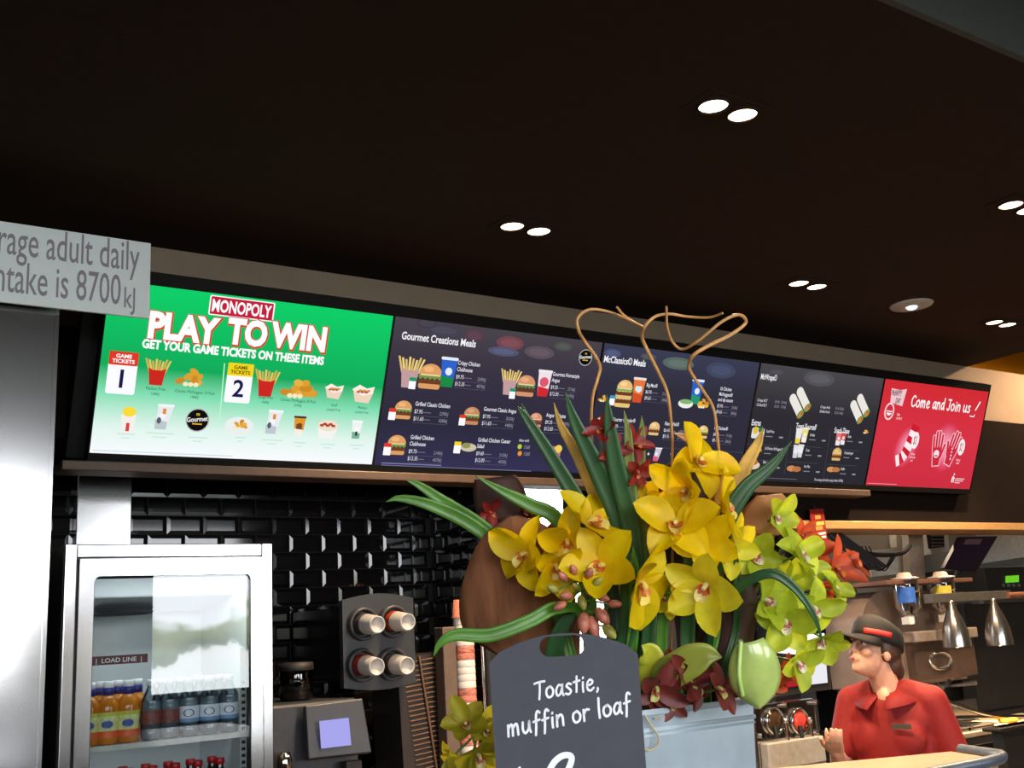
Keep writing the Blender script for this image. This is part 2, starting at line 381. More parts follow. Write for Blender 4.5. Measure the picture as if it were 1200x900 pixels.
# ------------------------------------------------------------------ counters
b = MB().box(-1.6, 2.15, .75, 1.95, 1.16, 1.2)
ct = thing('front_counter', 'dark customer counter the flower planter and chalkboard stand on', 'counter', (.3, 1.35, 0))
b.build('worktop', mat('dark_stone', (48, 46, 46), .3), ct, bevel=.004)
MB().box(-1.55, 2.1, .85, 1.9, 0, 1.16).build('front_panel', DARKPANEL, ct)
for nm, lab, xa, xb in (('bar_counter', 'stainless bar counter under the tiles, between fridge and planter', 1.45, 2.48), ('back_counter', 'stainless kitchen counter under the machines behind the worker', 2.97, 9.5)):
    bc = thing(nm, lab, 'counter', ((xa + xb) / 2, 4.0, 0))
    MB().box(xa, xb, 3.62, 4.36, .88, .92).build('worktop', STEELH, bc, bevel=.004)
    MB().box(xa + .03, xb, 3.68, 4.34, .1, .88).build('cabinet_front', DARKPANEL, bc)
    MB().box(xa + .05, xb - .02, 3.74, 4.34, 0, .1).build('plinth', BLACKM, bc)

# ================================================================== ceiling lamps
def downlight(x, y, label, CEIL=CEIL, cone=128):
    t = thing('twin_downlight', label, 'ceiling light', (x, y, CEIL), 'recessed twin ceiling lights')
    b = MB(); b.box(x - .135, x + .135, y - .07, y + .07, CEIL - .004, CEIL - .0005); b.build('trim_plate', BLACKPAINT, t, bevel=.002)
    for s in (-1, 1):
        cx = x + s * .062
        Mx = Matrix.Translation((cx, y, CEIL - .004))
        r = MB().lathe([(.052, 0), (.052, -.006), (.045, -.008), (.044, 0)], 28, 0, Mx).build('trim_ring', BLACKPAINT, t)
        vs = [(cx + .0445 * math.cos(2 * PI * k / 28), y + .0445 * math.sin(2 * PI * k / 28), CEIL - .0065) for k in range(28)]
        MB().add(vs, [tuple(range(27, -1, -1))]).build('lamp_face', glow('lamp_glow', (255, 226, 190), LAMP_GLOW), t)
    l = bpy.data.lights.new('downlight_beam', 'SPOT'); l.energy = LAMP_W; l.color = LAMP_COL; l.spot_size = math.radians(cone); l.spot_blend = .6; l.shadow_soft_size = .06
    o = bpy.data.objects.new('downlight_beam', l); COL.objects.link(o); o.parent = t; o.location = (0, 0, -.03)
downlight(2.285, 2.08, 'twin ceiling light nearest and highest, above the flower planter')
downlight(2.275, 3.16, 'twin ceiling light in front of the second menu screen, leftmost one')
downlight(3.90, 3.18, 'twin ceiling light just above the curled twigs, middle of the far row')
downlight(5.50, 3.20, 'twin ceiling light beyond the silver disc, far right of the row')
downlight(3.93, 2.13, 'twin ceiling light cut by the right edge of the photo')
downlight(7.2, 3.2, 'added twin light, out of view beyond the black canopy, brightening the yellow wall', DCEIL, 176)  # extra wide-cone lamp out of view, added to brighten the yellow wall
c = atZ(1068, 357, CEIL)
t = thing('emergency_light', 'round silver ceiling disc with a small cool lamp in it', 'ceiling light', c)
Mx = Matrix.Translation(c)
MB().lathe([(0, -.012), (.03, -.012), (.045, -.016), (.1, -.010), (.108, -.002), (.108, 0)], 32, 0, Mx).build('cover', mat('satin_silver', (176, 174, 170), .5), t)
MB().ell((c.x, c.y, c.z - .014), (.028, .028, .014)).build('lamp', glow('cool_lamp', (225, 255, 245), 2.2), t)

# unseen light panels behind the bulkhead, added to brighten the kitchen
for i, kx in enumerate((4.3, 6.4, 8.6)):
    t = thing('added_kitchen_light', 'added light panel, unseen behind the menu bulkhead, brightening the kitchen', 'ceiling light', (kx, 4.65, 2.75), 'added unseen kitchen light panels')
    MB().box(kx - .6, kx + .6, 4.5, 4.8, 2.735, 2.75).build('frame', WHITE, t)
    MB().box(kx - .57, kx + .57, 4.53, 4.77, 2.728, 2.736).build('diffuser', glow('added_kitchen_glow', (255, 225, 190), KITCHEN_GLOW), t)

# ================================================================== menu screens
TILT = math.radians(22); SCR_Y = 3.86; SCR_Z = 1.6 + .594 * 1.17
SN = Vector((0, -math.cos(TILT), -math.sin(TILT)))      # out of the screen
SV = Vector((0, -math.sin(TILT), math.cos(TILT)))       # up the screen
S0 = Vector((0, SCR_Y, SCR_Z))
def uv(px, py):
    d = Vector(ray(px, py)); C = Vector(CAM); t = (S0 - C).dot(SN) / d.dot(SN); p = C + d * t
    return p.x, (p - S0).dot(SV)
def edge(a, b): return (uv(*a)[0] + uv(*b)[0]) / 2
XE = [edge((103, 530), (122, 372)), edge((435, 546), (463, 372)), edge((687, 556), (701, 405)), edge((868, 563), (888, 430)), edge((1012, 568), (1037, 445)), edge((1136, 573), (1160, 458))]
SH = .605                                                # picture height
DEEP = mat('deep_black_housing', (9, 9, 10), .55, spec=.2)
class Pic:
    """flat picture of one lit screen; colours are the screen's own"""
    def __init__(s, x0): s.b = MB(); s.mats = []; s.x0 = x0; s.n = 0; s.idx = {}
    def c(s, rgb, k=1.0):
        key = tuple(rgb) + (k,)
        if key not in s.idx: s.idx[key] = len(s.mats); s.mats.append(glow('pixels_%d_%d_%d_%d' % (*rgb, int(k * 100)), rgb, k))
        return s.idx[key]
    def z(s): s.n += 1; return -.0006 - .00004 * s.n
    def P(s, px, py): u, v = uv(px, py); return u - s.x0, v
    def poly(s, pts, rgb, k=1.): y = s.z(); s.b.add([(p[0], y, p[1]) for p in pts], [tuple(range(len(pts)))], s.c(rgb, k))
    def ell(s, x, z, rx, rz, rgb, rot=0., k=1., a0=0., a1=2 * PI, n=18):
        pts = []
        for i in range(n):
            a = a0 + (a1 - a0) * i / (n if a1 - a0 > 6.2 else n - 1); q = (rx * math.cos(a), rz * math.sin(a))
            pts.append((x + q[0] * math.cos(rot) - q[1] * math.sin(rot), z + q[0] * math.sin(rot) + q[1] * math.cos(rot)))
        s.poly(pts, rgb, k)
    def rect(s, x0, x1, z0, z1, rgb, r=0., k=1.):
        if r <= 0: return s.poly([(x0, z0), (x1, z0), (x1, z1), (x0, z1)], rgb, k)
        pts = []
        for cx, cz, a in ((x1 - r, z0 + r, -PI / 2), (x1 - r, z1 - r, 0), (x0 + r, z1 - r, PI / 2), (x0 + r, z0 + r, PI)):
            for i in range(5): pts.append((cx + r * math.cos(a + i * PI / 8), cz + r * math.sin(a + i * PI / 8)))
        s.poly(pts, rgb, k)
    def text(s, txt, x, z, h, rgb, sx=1., bold=0., align='l', k=1., rot=0., pen=0, w=.2, y=None):
        v, f, wd = pen_text(txt, w) if pen else text_geo(txt, bold)
        sc = h / (1.5 if pen else .70); off = {'l': 0, 'c': -(wd + min(p[0] for p in v)) / 2, 'r': -wd}[align]; y = s.z() if y is None else y
        co, si = math.cos(rot), math.sin(rot); vs = []
        for p in v:
            a, b2 = (p[0] + off) * sc * sx, p[1] * sc; vs.append((x + a * co - b2 * si, y, z + a * si + b2 * co))
        s.b.add(vs, f, s.c(rgb, k))
    def stroke(s, pts, w, rgb, k=1.):
        v, f = ribbon(pts, w); y = s.z(); s.b.add([(p[0], y, p[1]) for p in v], f, s.c(rgb, k))
    # food pictures
    def burger(s, x, z, w, bun=(222, 160, 100), green=(120, 150, 70), patty=(110, 62, 40), sauce=(236, 214, 170)):
        h = w * .95
        s.rect(x - w * .46, x + w * .46, z - h * .5, z - h * .26, bun, h * .1)
        s.rect(x - w * .5, x + w * .5, z - h * .3, z - h * .12, patty, h * .08)
        s.poly([(x - w * .5 + w * i / 10, z - h * .02 - (h * .12 if i % 2 else h * .04)) for i in range(11)] + [(x + w * .48, z + h * .12), (x - w * .48, z + h * .12)], green)
        s.rect(x - w * .42, x + w * .42, z + h * .02, z + h * .1, sauce, h * .03)
        s.ell(x, z + h * .08, w * .48, h * .42, bun, 0, 1., 0, PI); s.ell(x - w * .1, z + h * .28, w * .22, h * .12, tuple(min(255, c + 22) for c in bun))
    def fries(s, x, z, h, box=(196, 40, 36), stick=(246, 206, 104)):
        w = h * .62
        for i in range(8):
            fx = x - w * .42 + w * .84 * i / 7; t = (i - 3.5) * .012 * h * 4; hh = h * (.44 - .04 * (i % 3))
            s.poly([(fx - w * .06, z - h * .05), (fx + w * .06, z - h * .05), (fx + w * .06 + t, z + hh), (fx - w * .05 + t, z + hh)], stick if i % 2 else tuple(int(c * .9) for c in stick))
        s.poly([(x - w * .36, z - h * .5), (x + w * .36, z - h * .5), (x + w * .5, z + h * .12), (x + w * .25, z + h * .04), (x - w * .25, z + h * .04), (x - w * .5, z + h * .12)], box)
    def cup(s, x, z, h, top=(240, 240, 245), mid=(40, 90, 200), low=(40, 150, 80), lean=0.):
        w = h * .6
        s.poly([(x - w * .36, z - h * .5), (x + w * .36, z - h * .5), (x + w * .5 + lean, z + h * .42), (x - w * .5 + lean, z + h * .42)], mid)
        s.poly([(x - w * .36, z - h * .5), (x + w * .36, z - h * .5), (x + w * .4, z - h * .2), (x - w * .4, z - h * .12)], low)
        s.ell(x + w * .03, z + h * .02, w * .22, h * .13, top); s.rect(x - w * .54 + lean, x + w * .54 + lean, z + h * .4, z + h * .5, top, h * .04)
    def nuggets(s, x, z, w, n=9, seed=1):
        r = random.Random(seed)
        for i in range(n):
            row = 0 if i < n * .5 else (1 if i < n * .82 else 2); k = w * (.42 - .14 * row)
            g = r.choice([(222, 160, 50), (236, 178, 70), (206, 140, 40)])
            s.ell(x + r.uniform(-k, k), z + row * w * .13 - w * .1, w * .13, w * .085, g, r.uniform(-.6, .6))
        for i in range(3): s.ell(x - w * .25 + i * w * .14, z - w * .18, w * .07, w * .06, (250, 235, 195))
    def tray(s, x, z, w):
        s.poly([(x - w * .32, z - w * .36), (x + w * .3, z - w * .4), (x + w * .48, z + w * .1), (x - w * .48, z + w * .16)], (240, 214, 190))
        s.poly([(x - w * .52, z + w * .14), (x - w * .2, z + w * .36), (x + w * .15, z + w * .22), (x + w * .5, z + w * .32), (x + w * .44, z + w * .02), (x, z - w * .1)], (250, 240, 230))
        for i in range(6): s.ell(x - w * .22 + i * w * .09, z + w * .06 + (i % 2) * w * .06, w * .09, w * .05, (216, 150, 80) if i % 2 else (190, 90, 60))
    def ticket(s, x, z, h, head=(225, 60, 40), dig='1', cap=None):
        w = h * .66; s.rect(x - w / 2, x + w / 2, z - h / 2, z + h / 2, (252, 252, 255), h * .05); s.rect(x - w / 2, x + w / 2, z + h * .18, z + h / 2, head, h * .03)
        if dig: s.text(dig, x, z - h * .34, h * .42, (30, 26, 80), 1., .02, 'c')
        if cap:
            s.text('GAME', x, z + h * .355, h * .085, cap, 1.1, .03, 'c'); s.text('TICKETS', x, z + h * .235, h * .085, cap, 1.1, .03, 'c')
    def gourmet(s, x, z, r):
        s.ell(x, z, r * 1.1, r * 1.1, (190, 190, 190)); s.ell(x, z, r, r, (16, 14, 16)); s.text('Gourmet', x, z - r * .12, r * .42, (245, 245, 245), .85, .02, 'c', rot=.12)
        s.text('m', x, z + r * .42, r * .3, (240, 190, 40), 1., .03, 'c'); s.rect(x - r * .45, x + r * .45, z - r * .42, z - r * .3, (230, 180, 40))
    def wrap(s, x, z, w):
        for dx, dz in ((.16, .14), (-.14, -.12)):
            a = (x + dx * w, z + dz * w); c, t = math.cos(-.8), math.sin(-.8); hw = w * .17; L = w * .42
            q = lambda l, m: (a[0] + l * c - m * t, a[1] + l * t + m * c)
            s.poly([q(-L, -hw), q(L * .7, -hw), q(L * .7, hw), q(-L, hw)], (236, 232, 224)); s.ell(*q(-L, 0), hw, hw, (236, 232, 224))
            s.ell(*q(L * .75, 0), hw * .7, hw * 1.15, (110, 150, 60), -.8); s.ell(*q(L * .78, 0), hw * .42, hw * .75, (205, 130, 80), -.8); s.ell(*q(L * .8, hw * .4), hw * .2, hw * .25, (210, 60, 40))

def gradient(name, stops, k=1.):
    m = bpy.data.materials.new(name); m.use_nodes = True; n = m.node_tree; n.nodes.clear()
    o = n.nodes.new('ShaderNodeOutputMaterial'); em = n.nodes.new('ShaderNodeEmission'); em.inputs[1].default_value = k
    t = n.nodes.new('ShaderNodeTexCoord'); sx = n.nodes.new('ShaderNodeSeparateXYZ'); n.links.new(t.outputs['Object'], sx.inputs[0])
    mu = n.nodes.new('ShaderNodeMath'); mu.operation = 'MULTIPLY'; mu.inputs[1].default_value = 1 / SH; n.links.new(sx.outputs['Z'], mu.inputs[0])
    r = n.nodes.new('ShaderNodeValToRGB'); n.links.new(mu.outputs[0], r.inputs[0])
    for i, (p, c) in enumerate(stops):
        el = r.color_ramp.elements[i] if i < 2 else r.color_ramp.elements.new(p)
        el.position = p; el.color = (*lin(c), 1)
    n.links.new(r.outputs[0], em.inputs[0]); n.links.new(em.outputs[0], o.inputs[0]); return m
def screen(i, label, stops, draw):
    x0, x1 = XE[i] + .004, XE[i + 1] - .004; w = x1 - x0
    t = thing('menu_screen', label, 'screen', (x0, SCR_Y, SCR_Z), 'lit menu screens over the counter', rot=(TILT, 0, 0))
    bz = .011
    b = MB().box(-bz * .36, w + bz * .36, .0, .05, -.03, SH + .045)
    b.build('housing', DEEP, t, local=True)
    b = MB()
    for q in ((-.004, w + .004, -.03, 0), (-.004, w + .004, SH, SH + .045), (-.004, 0, 0, SH), (w, w + .004, 0, SH)): b.box(q[0], q[1], -.006, .0, q[2], q[3])
    b.build('bezel', DEEP, t, local=True)
    pic = Pic(x0); pic.mats.append(gradient('screen_backdrop', stops)); pic.w = w
    pic.b.add([(0, -.0005, 0), (w, -.0005, 0), (w, -.0005, SH), (0, -.0005, SH)], [(0, 1, 2, 3)], 0)
    draw(pic)
    pic.b.build('display', pic.mats, t, local=True)
    return t
G = (12, 205, 100); HM = .0031                          # metres on the screen for a pixel on the left one
WHT = (255, 255, 255)
def draw_play(p):
    k = .00335
    a = p.P(246, 358); c = p.P(323, 360); cx, cz = p.P(284, 361); cw = (c[0] - a[0]) / 2
    p.rect(cx - cw, cx + cw, cz - .038, cz + .034, WHT, .006); p.rect(cx - cw * .96, cx + cw * .96, cz - .034, cz + .030, (196, 32, 62), .004)
    v, f, wd = text_geo('MONOPOLY', .03); p.text('MONOPOLY', cx, cz - .023, .043, WHT, cw * 1.84 / (wd * .043 / .7), .03, 'c')
    for word, xa, ya, xb in (('PLAY', 172, 392, 257), ('TO', 266, 399, 312), ('WIN', 318, 403, 381)):
        u0, v0 = p.P(xa, ya); u1, _ = p.P(xb, ya + 6); _, _, wd = text_geo(word, .06); h = .088
        sx = (u1 - u0) / (wd * h / .7); vz = v0 - .006
        p.text(word, u0 + .002, vz - .002, h, (214, 66, 36), sx, .09); p.text(word, u0, vz, h, WHT, sx, .05)
    u0, v0 = p.P(166, 407); u1, _ = p.P(379, 427); _, _, wd = text_geo('GET YOUR GAME TICKETS ON THESE ITEMS', .045)
    p.text('GET YOUR GAME TICKETS ON THESE ITEMS', u0, v0, .030, WHT, (u1 - u0) / (wd * .030 / .7), .045)
    p.ticket(*p.P(143, 437), .150, (226, 58, 40), '1', WHT); p.ticket(*p.P(280, 449), .148, (245, 215, 30), '2', (90, 80, 20))
    a, c = p.P(263, 426), p.P(257, 493); p.stroke([a, c], .004, (190, 250, 205))
    p.fries(*p.P(184, 435), .100, (205, 40, 34), (238, 196, 96)); p.fries(*p.P(312, 448), .108, (205, 40, 34), (238, 196, 96))
    p.nuggets(*p.P(229, 443), .135, 10, 3); p.nuggets(*p.P(351, 456), .150, 16, 5)
    p.tray(*p.P(391, 458), .078); p.tray(*p.P(425, 461), .095)
    D = (10, 90, 55)
    for px, py, l1, l2 in ((182, 457, 'Medium Fries', '1240kJ'), (228, 461, 'Chicken McNuggets 10 Pack', '1980kJ'), (311, 467, 'Large Fries', '1640kJ'), (349, 471, 'Chicken McNuggets 20 Pack', '3970kJ'), (391, 476, 'Small', 'Loaded Fries'), (424, 479, 'Medium', 'Loaded Fries')):
        x, z = p.P(px, py); p.text(l1, x, z, .011, D, .8, 0, 'c'); p.text(l2, x, z - .018, .010, D, .8, 0, 'c')
    x, z = p.P(150, 492); p.poly([(x - .018, z - .05), (x + .018, z - .05), (x + .026, z + .02), (x - .026, z + .02)], (245, 240, 236)); p.ell(x, z + .03, .024, .018, (250, 220, 60)); p.rect(x - .006, x + .006, z - .04, z - .01, (214, 70, 60))
    for px, py in ((189, 488), (318, 494)): x, z = p.P(px, py); p.cup(x, z, .092, (245, 248, 250), (232, 236, 238), (190, 200, 206), .012); p.rect(x + .002, x + .014, z + .01, z + .03, (230, 140, 50)); p.ell(x - .008, z - .014, .008, .012, (90, 96, 110))
    p.gourmet(*p.P(231, 492), .040)
    x, z = p.P(280, 497); p.ell(x, z - .006, .056, .034, (236, 240, 238)); p.nuggets(x, z, .075, 8, 9)
    x, z = p.P(350, 499); p.cup(x, z, .078, (60, 45, 40), (226, 150, 50), (245, 240, 230)); p.rect(x - .012, x + .012, z - .012, z + .008, (120, 70, 40))
    x, z = p.P(383, 502); p.poly([(x - .03, z - .04), (x + .03, z - .04), (x + .044, z + .01), (x - .044, z + .01)], (245, 244, 240)); p.ell(x, z + .012, .044, .022, (240, 225, 205))
    for i in range(5): p.ell(x - .025 + i * .012, z + .012 + (i % 2) * .006, .009, .005, (180, 60, 40))
    x, z = p.P(417, 503); p.cup(x, z, .074, (250, 250, 250), (240, 244, 242), (120, 180, 150)); p.rect(x - .004, x + .006, z - .025, z - .008, (60, 60, 60))
    for px, py, wd in ((147, 509, .06), (187, 508, .10), (231, 513, .07), (281, 513, .04), (318, 516, .08), (350, 519, .05), (383, 521, .06), (417, 522, .06)):
        x, z = p.P(px, py); p.rect(x - wd / 2, x + wd / 2, z, z + .004, (196, 232, 216)); p.rect(x - wd / 4, x + wd / 4, z - .014, z - .010, (200, 234, 220))
    x, z = p.P(108, 527); p.rect(x, x + .5, z - .002, z + .002, (205, 225, 235))
N0, N1, N2 = (50, 48, 66), (44, 42, 58), (78, 74, 84)
TX, TG = (232, 232, 240), (150, 150, 166)
def prices(p, px, py, names, rows, gap=92, h=.017):
    """dish name lines and price rows with kilojoules, px,py = first baseline"""
    x, z = p.P(px, py)
    for i, nme in enumerate(names): p.text(nme, x, z - i * h * 1.6, h, TX, .72, .012)
    z -= len(names) * h * 1.6 + h * .25
    for (a, kj) in rows:
        p.text(a, x, z, h * .95, TX, .75, 0); p.text(kj, x + gap * .0032, z - h * .1, h * .85, TG, .75, 0, 'r'); p.rect(x + h * 2.2, x + h * 4.6, z + h * .2, z + h * .42, (110, 108, 126)); p.rect(x, x + gap * .0032, z - h * .62, z - h * .54, (96, 92, 110)); z -= h * 1.75
def blur_top(p, spots):
    for px, py, rx, rz, col in spots:
        x, z = p.P(px, py); p.ell(x, z, rx, rz, col); p.ell(x, z, rx * .7, rz * .6, tuple(min(255, int(c * 1.12)) for c in col))
def draw_gourmet(p):
    blur_top(p, [(520, 387, .09, .025, (68, 66, 80)), (556, 393, .05, .03, (84, 62, 72)), (598, 402, .07, .03, (116, 70, 78)), (590, 412, .08, .02, (82, 84, 112)), (632, 413, .08, .028, (92, 80, 90)), (660, 406, .05, .02, (78, 80, 78)), (500, 379, .05, .02, (66, 62, 74))])
    x, z = p.P(470, 397); u1, _ = p.P(557, 407); _, _, wd = text_geo('Gourmet Creations Meals', .022); p.text('Gourmet Creations Meals', x, z, .030, (246, 246, 250), (u1 - x) / (wd * .030 / .7), .022)
    p.gourmet(*p.P(686, 419), .034)
    x, z = p.P(480, 438); p.fries(x, z + .01, .135, (196, 158, 158), (246, 214, 130)); x, z = p.P(504, 441); p.burger(x, z, .110); x, z = p.P(525, 436); p.cup(x, z, .125, (232, 238, 250), (48, 100, 205), (28, 140, 70)); p.ticket(*p.P(483, 449), .048, (40, 150, 110), None)
    x, z = p.P(597, 449); p.fries(x, z + .008, .118, (196, 158, 158), (246, 214, 130)); x, z = p.P(616, 452); p.burger(x, z, .098, (214, 150, 110), (100, 130, 70), (96, 56, 44)); x, z = p.P(637, 449); p.cup(x, z, .118, (240, 236, 240), (240, 226, 232), (214, 40, 50)); p.ell(x, z + .005, .024, .022, (222, 90, 110)); p.ticket(*p.P(600, 461), .046, (40, 150, 110), None)
    prices(p, 536, 427, ['Crispy Chicken', 'Clubhouse'], [('$9.75', '2590kJ'), ('$12.35', '4070kJ')], 46)
    prices(p, 647, 440, ['Gourmet Homestyle', 'Angus'], [('$9.35', '2710kJ'), ('$12.00', '4190kJ')], 42)
    x, z = p.P(472, 480); p.burger(x, z, .080); p.ticket(*p.P(459, 485), .048, (226, 58, 40), None); prices(p, 486, 475, ['Grilled Classic Chicken'], [('$7.95', '2290kJ'), ('$11.60', '4280kJ')], 50)
    x, z = p.P(552, 487); p.burger(x, z, .080, (200, 140, 100)); p.ticket(*p.P(541, 492), .046, (226, 58, 40), None); prices(p, 566, 481, ['Gourmet Classic Angus'], [('$7.95', '2620kJ'), ('$11.60', '4480kJ')], 50)
    x, z = p.P(627, 492); p.burger(x, z, .068, (216, 150, 120), (150, 90, 80)); p.ticket(*p.P(617, 488), .024, (226, 58, 40), None); prices(p, 639, 488, ['Angus Ciabatta'], [('$9.35', '2590kJ'), ('$12.00', '4190kJ')], 42)
    x, z = p.P(464, 521); p.burger(x, z, .086); p.ticket(*p.P(453, 526), .050, (226, 58, 40), None); prices(p, 480, 514, ['Grilled Chicken', 'Clubhouse'], [('$9.75', '2140kJ'), ('$12.35', '4070kJ')], 50)
    x, z = p.P(548, 524); p.ell(x, z, .040, .018, (206, 196, 170)); p.ell(x - .012, z + .008, .022, .012, (150, 150, 90)); p.ticket(*p.P(535, 524), .050, (244, 214, 40), None); prices(p, 559, 517, ['Grilled Chicken Caesar', 'Salad'], [('$9.60', '2150kJ'), ('$12.00', '4050kJ')], 50)
    for py, col, tx in ((523, (190, 206, 60), '1560'), (531, (238, 150, 40), '1560')): x, z = p.P(608, py); p.ell(x, z, .011, .011, col); p.text(tx, x + .02, z - .008, .016, TG, .75)
    x, z = p.P(607, 517); p.text('Also with', x, z, .013, TX, .75)
    x, z = p.P(649, 529); p.rect(x - .032, x + .032, z - .03, z + .025, (226, 106, 140), .008); p.ell(x + .018, z + .014, .02, .018, (236, 210, 90)); p.ell(x, z - .026, .03, .012, (240, 240, 232)); p.ell(x - .012, z + .004, .012, .014, (250, 226, 236))
    x, z = p.P(446, 542); p.rect(x, x + .28, z - .002, z + .002, (130, 130, 170)); p.rect(x, x + .74, z - .010, z - .007, (120, 120, 160))
def draw_classics(p):
    blur_top(p, [(718, 414, .05, .02, (76, 82, 116)), (795, 426, .10, .03, (88, 104, 98)), (760, 418, .05, .015, (78, 82, 84)), (845, 434, .10, .04, (66, 72, 96))])
    x, z = p.P(707, 424); u1, _ = p.P(756, 430); _, _, wd = text_geo('McClassics® Meals', .022); p.text('McClassics® Meals', x, z, .030, (246, 246, 250), (u1 - x) / (wd * .030 / .7), .022)
    x, z = p.P(748, 457); p.cup(x, z, .118, (240, 226, 220), (232, 120, 60), (214, 80, 40)); p.rect(x - .02, x + .02, z - .006, z + .018, (210, 236, 240), .006)
    x, z = p.P(731, 461); p.burger(x, z - .018, .100, (232, 196, 120), (150, 180, 90)); p.burger(x, z + .018, .096, (232, 190, 120), (140, 170, 80)); p.nuggets(*p.P(707, 467), .065, 7, 2); p.ticket(*p.P(717, 469), .046, (60, 150, 200), None)
    prices(p, 757, 453, ['Big Mac®'], [('$6.95', '2140kJ'), ('$9.65', '3490kJ')], 46)
    x, z = p.P(816, 459); p.cup(x, z, .122, (232, 238, 250), (40, 100, 200), (40, 150, 110)); x, z = p.P(803, 473); p.ell(x, z, .048, .022, (236, 240, 236)); p.ell(x, z + .01, .040, .012, (130, 180, 110)); p.nuggets(*p.P(824, 473), .098, 12, 4)
    prices(p, 843, 457, ['10 Chicken', 'McNuggets®', 'and dip sauces'], [('$7.95', '2540kJ'), ('$9.65', '3890kJ')], 44)
    x, z = p.P(703, 496); p.burger(x, z, .062, (226, 184, 130)); prices(p, 717, 493, ['Quarter Pounder®'], [('$6.95', '2330kJ'), ('$9.65', '3680kJ')], 40)
    x, z = p.P(766, 502); p.burger(x, z, .068, (230, 190, 130), (200, 160, 90)); prices(p, 778, 498, ['Filet-o-Fish®'], [('$6.45', '1420kJ'), ('$9.15', '2770kJ')], 42)
    x, z = p.P(823, 506); p.burger(x, z, .068, (226, 196, 130), (140, 170, 70)); prices(p, 836, 503, ['McChicken®'], [('$6.45', '1710kJ'), ('$9.15', '3060kJ')], 40)
    x, z = p.P(768, 532); p.cup(x, z, .068, (236, 236, 242), (206, 196, 214), (226, 90, 120), .012)
    for px in (757, 784): x, z = p.P(px, 534); p.text('+', x, z, .02, TX, 1, .03)
    x, z = p.P(800, 535); p.ell(x, z, .02, .02, (210, 60, 60))
    for a, c in (((700, 520), (868, 534)), ((695, 548), (866, 560))): u0, v0 = p.P(*a); p.rect(u0, p.w - .01, v0, v0 + .0018, (86, 84, 100))
def draw_wraps(p):
    blur_top(p, [(960, 444, .12, .04, (84, 84, 88)), (910, 436, .06, .02, (74, 72, 80))])
    x, z = p.P(891, 444); p.text('McWraps®', x, z, .028, (240, 240, 244), .62, .022)
    p.wrap(*p.P(938, 474), .150); p.wrap(*p.P(1008, 481), .150)
    x, z = p.P(887, 470); p.text('Crispy BLT', x, z, .014, TX, .8); p.text('$7.50   2010kJ', x + .13, z, .013, TG, .8); p.text('Grilled BLT', x, z - .024, .014, TX, .8); p.text('$7.50   1720kJ', x + .13, z - .024, .013, TG, .8)
    x, z = p.P(961, 478); p.text('Crispy Aioli', x, z, .014, TX, .8); p.text('$7.50 2250kJ', x + .12, z, .013, TG, .7); p.text('Grilled Aioli', x, z - .024, .014, TX, .8); p.text('$7.50 1960kJ', x + .12, z - .024, .013, TG, .7)
    for px, py, s in ((880, 498, 'Extras'), (932, 502, 'Treat Yourself'), (977, 507, 'Snack Time')): x, z = p.P(px, py); p.text(s, x, z, .030, (236, 236, 240), .62, .018)
    x, z = p.P(888, 507); p.rect(x - .045, x + .045, z - .03, z + .025, (226, 226, 220), .01); p.ell(x - .02, z + .012, .018, .02, (226, 190, 60)); p.ell(x + .02, z + .016, .02, .018, (60, 110, 70))
    x, z = p.P(888, 527); p.nuggets(x + .01, z, .05, 6, 6); x, z = p.P(882, 545); p.ell(x, z, .05, .022, (226, 206, 180)); p.ell(x + .01, z + .016, .02, .014, (190, 110, 70))
    x, z = p.P(938, 511); p.cup(x - .018, z, .08, (236, 236, 240), (236, 232, 230), (240, 214, 80)); p.cup(x + .028, z + .008, .08, (240, 240, 244), (236, 220, 130), (250, 240, 240))
    x, z = p.P(934, 529); p.cup(x - .014, z, .07, (240, 240, 244), (226, 226, 232), (210, 210, 220)); p.cup(x + .022, z + .004, .07, (240, 240, 244), (236, 236, 240), (214, 214, 224))
    x, z = p.P(930, 549); p.ell(x - .02, z, .036, .016, (206, 140, 90)); p.ell(x + .02, z - .002, .034, .015, (186, 116, 70))
    x, z = p.P(984, 514); p.cup(x - .014, z, .075, (236, 226, 226), (226, 120, 120), (240, 236, 236)); p.cup(x + .024, z + .004, .072, (236, 226, 226), (206, 80, 90), (240, 236, 236))
    x, z = p.P(980, 532); p.burger(x, z, .075, (222, 180, 110), (200, 150, 70)); x, z = p.P(976, 550); p.ell(x - .02, z, .034, .015, (214, 150, 90)); p.ell(x + .02, z, .034, .014, (190, 120, 70)); p.nuggets(*p.P(1014, 505), .06, 5, 8)
    for px, py, s in ((897, 508, 'Small Fries'), (895, 528, '24 Chicken McNuggets®'), (893, 544, 'Bites'), (948, 512, 'Sundae'), (943, 530, 'Cone'), (941, 549, 'Hot Pies'), (992, 514, 'Shake'), (988, 533, 'Cheeseburger'), (984, 552, 'Muffin')):
        x, z = p.P(px, py); p.text(s, x, z + .006, .015, TX, .62); p.rect(x, x + .05, z - .016, z - .011, (130, 130, 140)); p.rect(x + .10, x + .13, z - .018, z - .010, (150, 150, 160))
    for px, py in ((873, 520), (871, 538), (925, 522), (922, 541), (972, 526), (969, 544)): x, z = p.P(px, py); p.rect(x, x + .24, z, z + .0015, (92, 90, 98))
    for px, a, c in ((926, 500, 556), (972, 505, 560)): p.stroke([p.P(px, a), p.P(px - 8, c)], .0015, (92, 90, 98))
    x, z = p.P(953, 563); p.text('The average adult daily energy intake is 8700kJ', x, z, .014, (225, 225, 230), .62); x, z = p.P(870, 559); p.rect(x, x + .40, z, z + .003, (110, 110, 120))
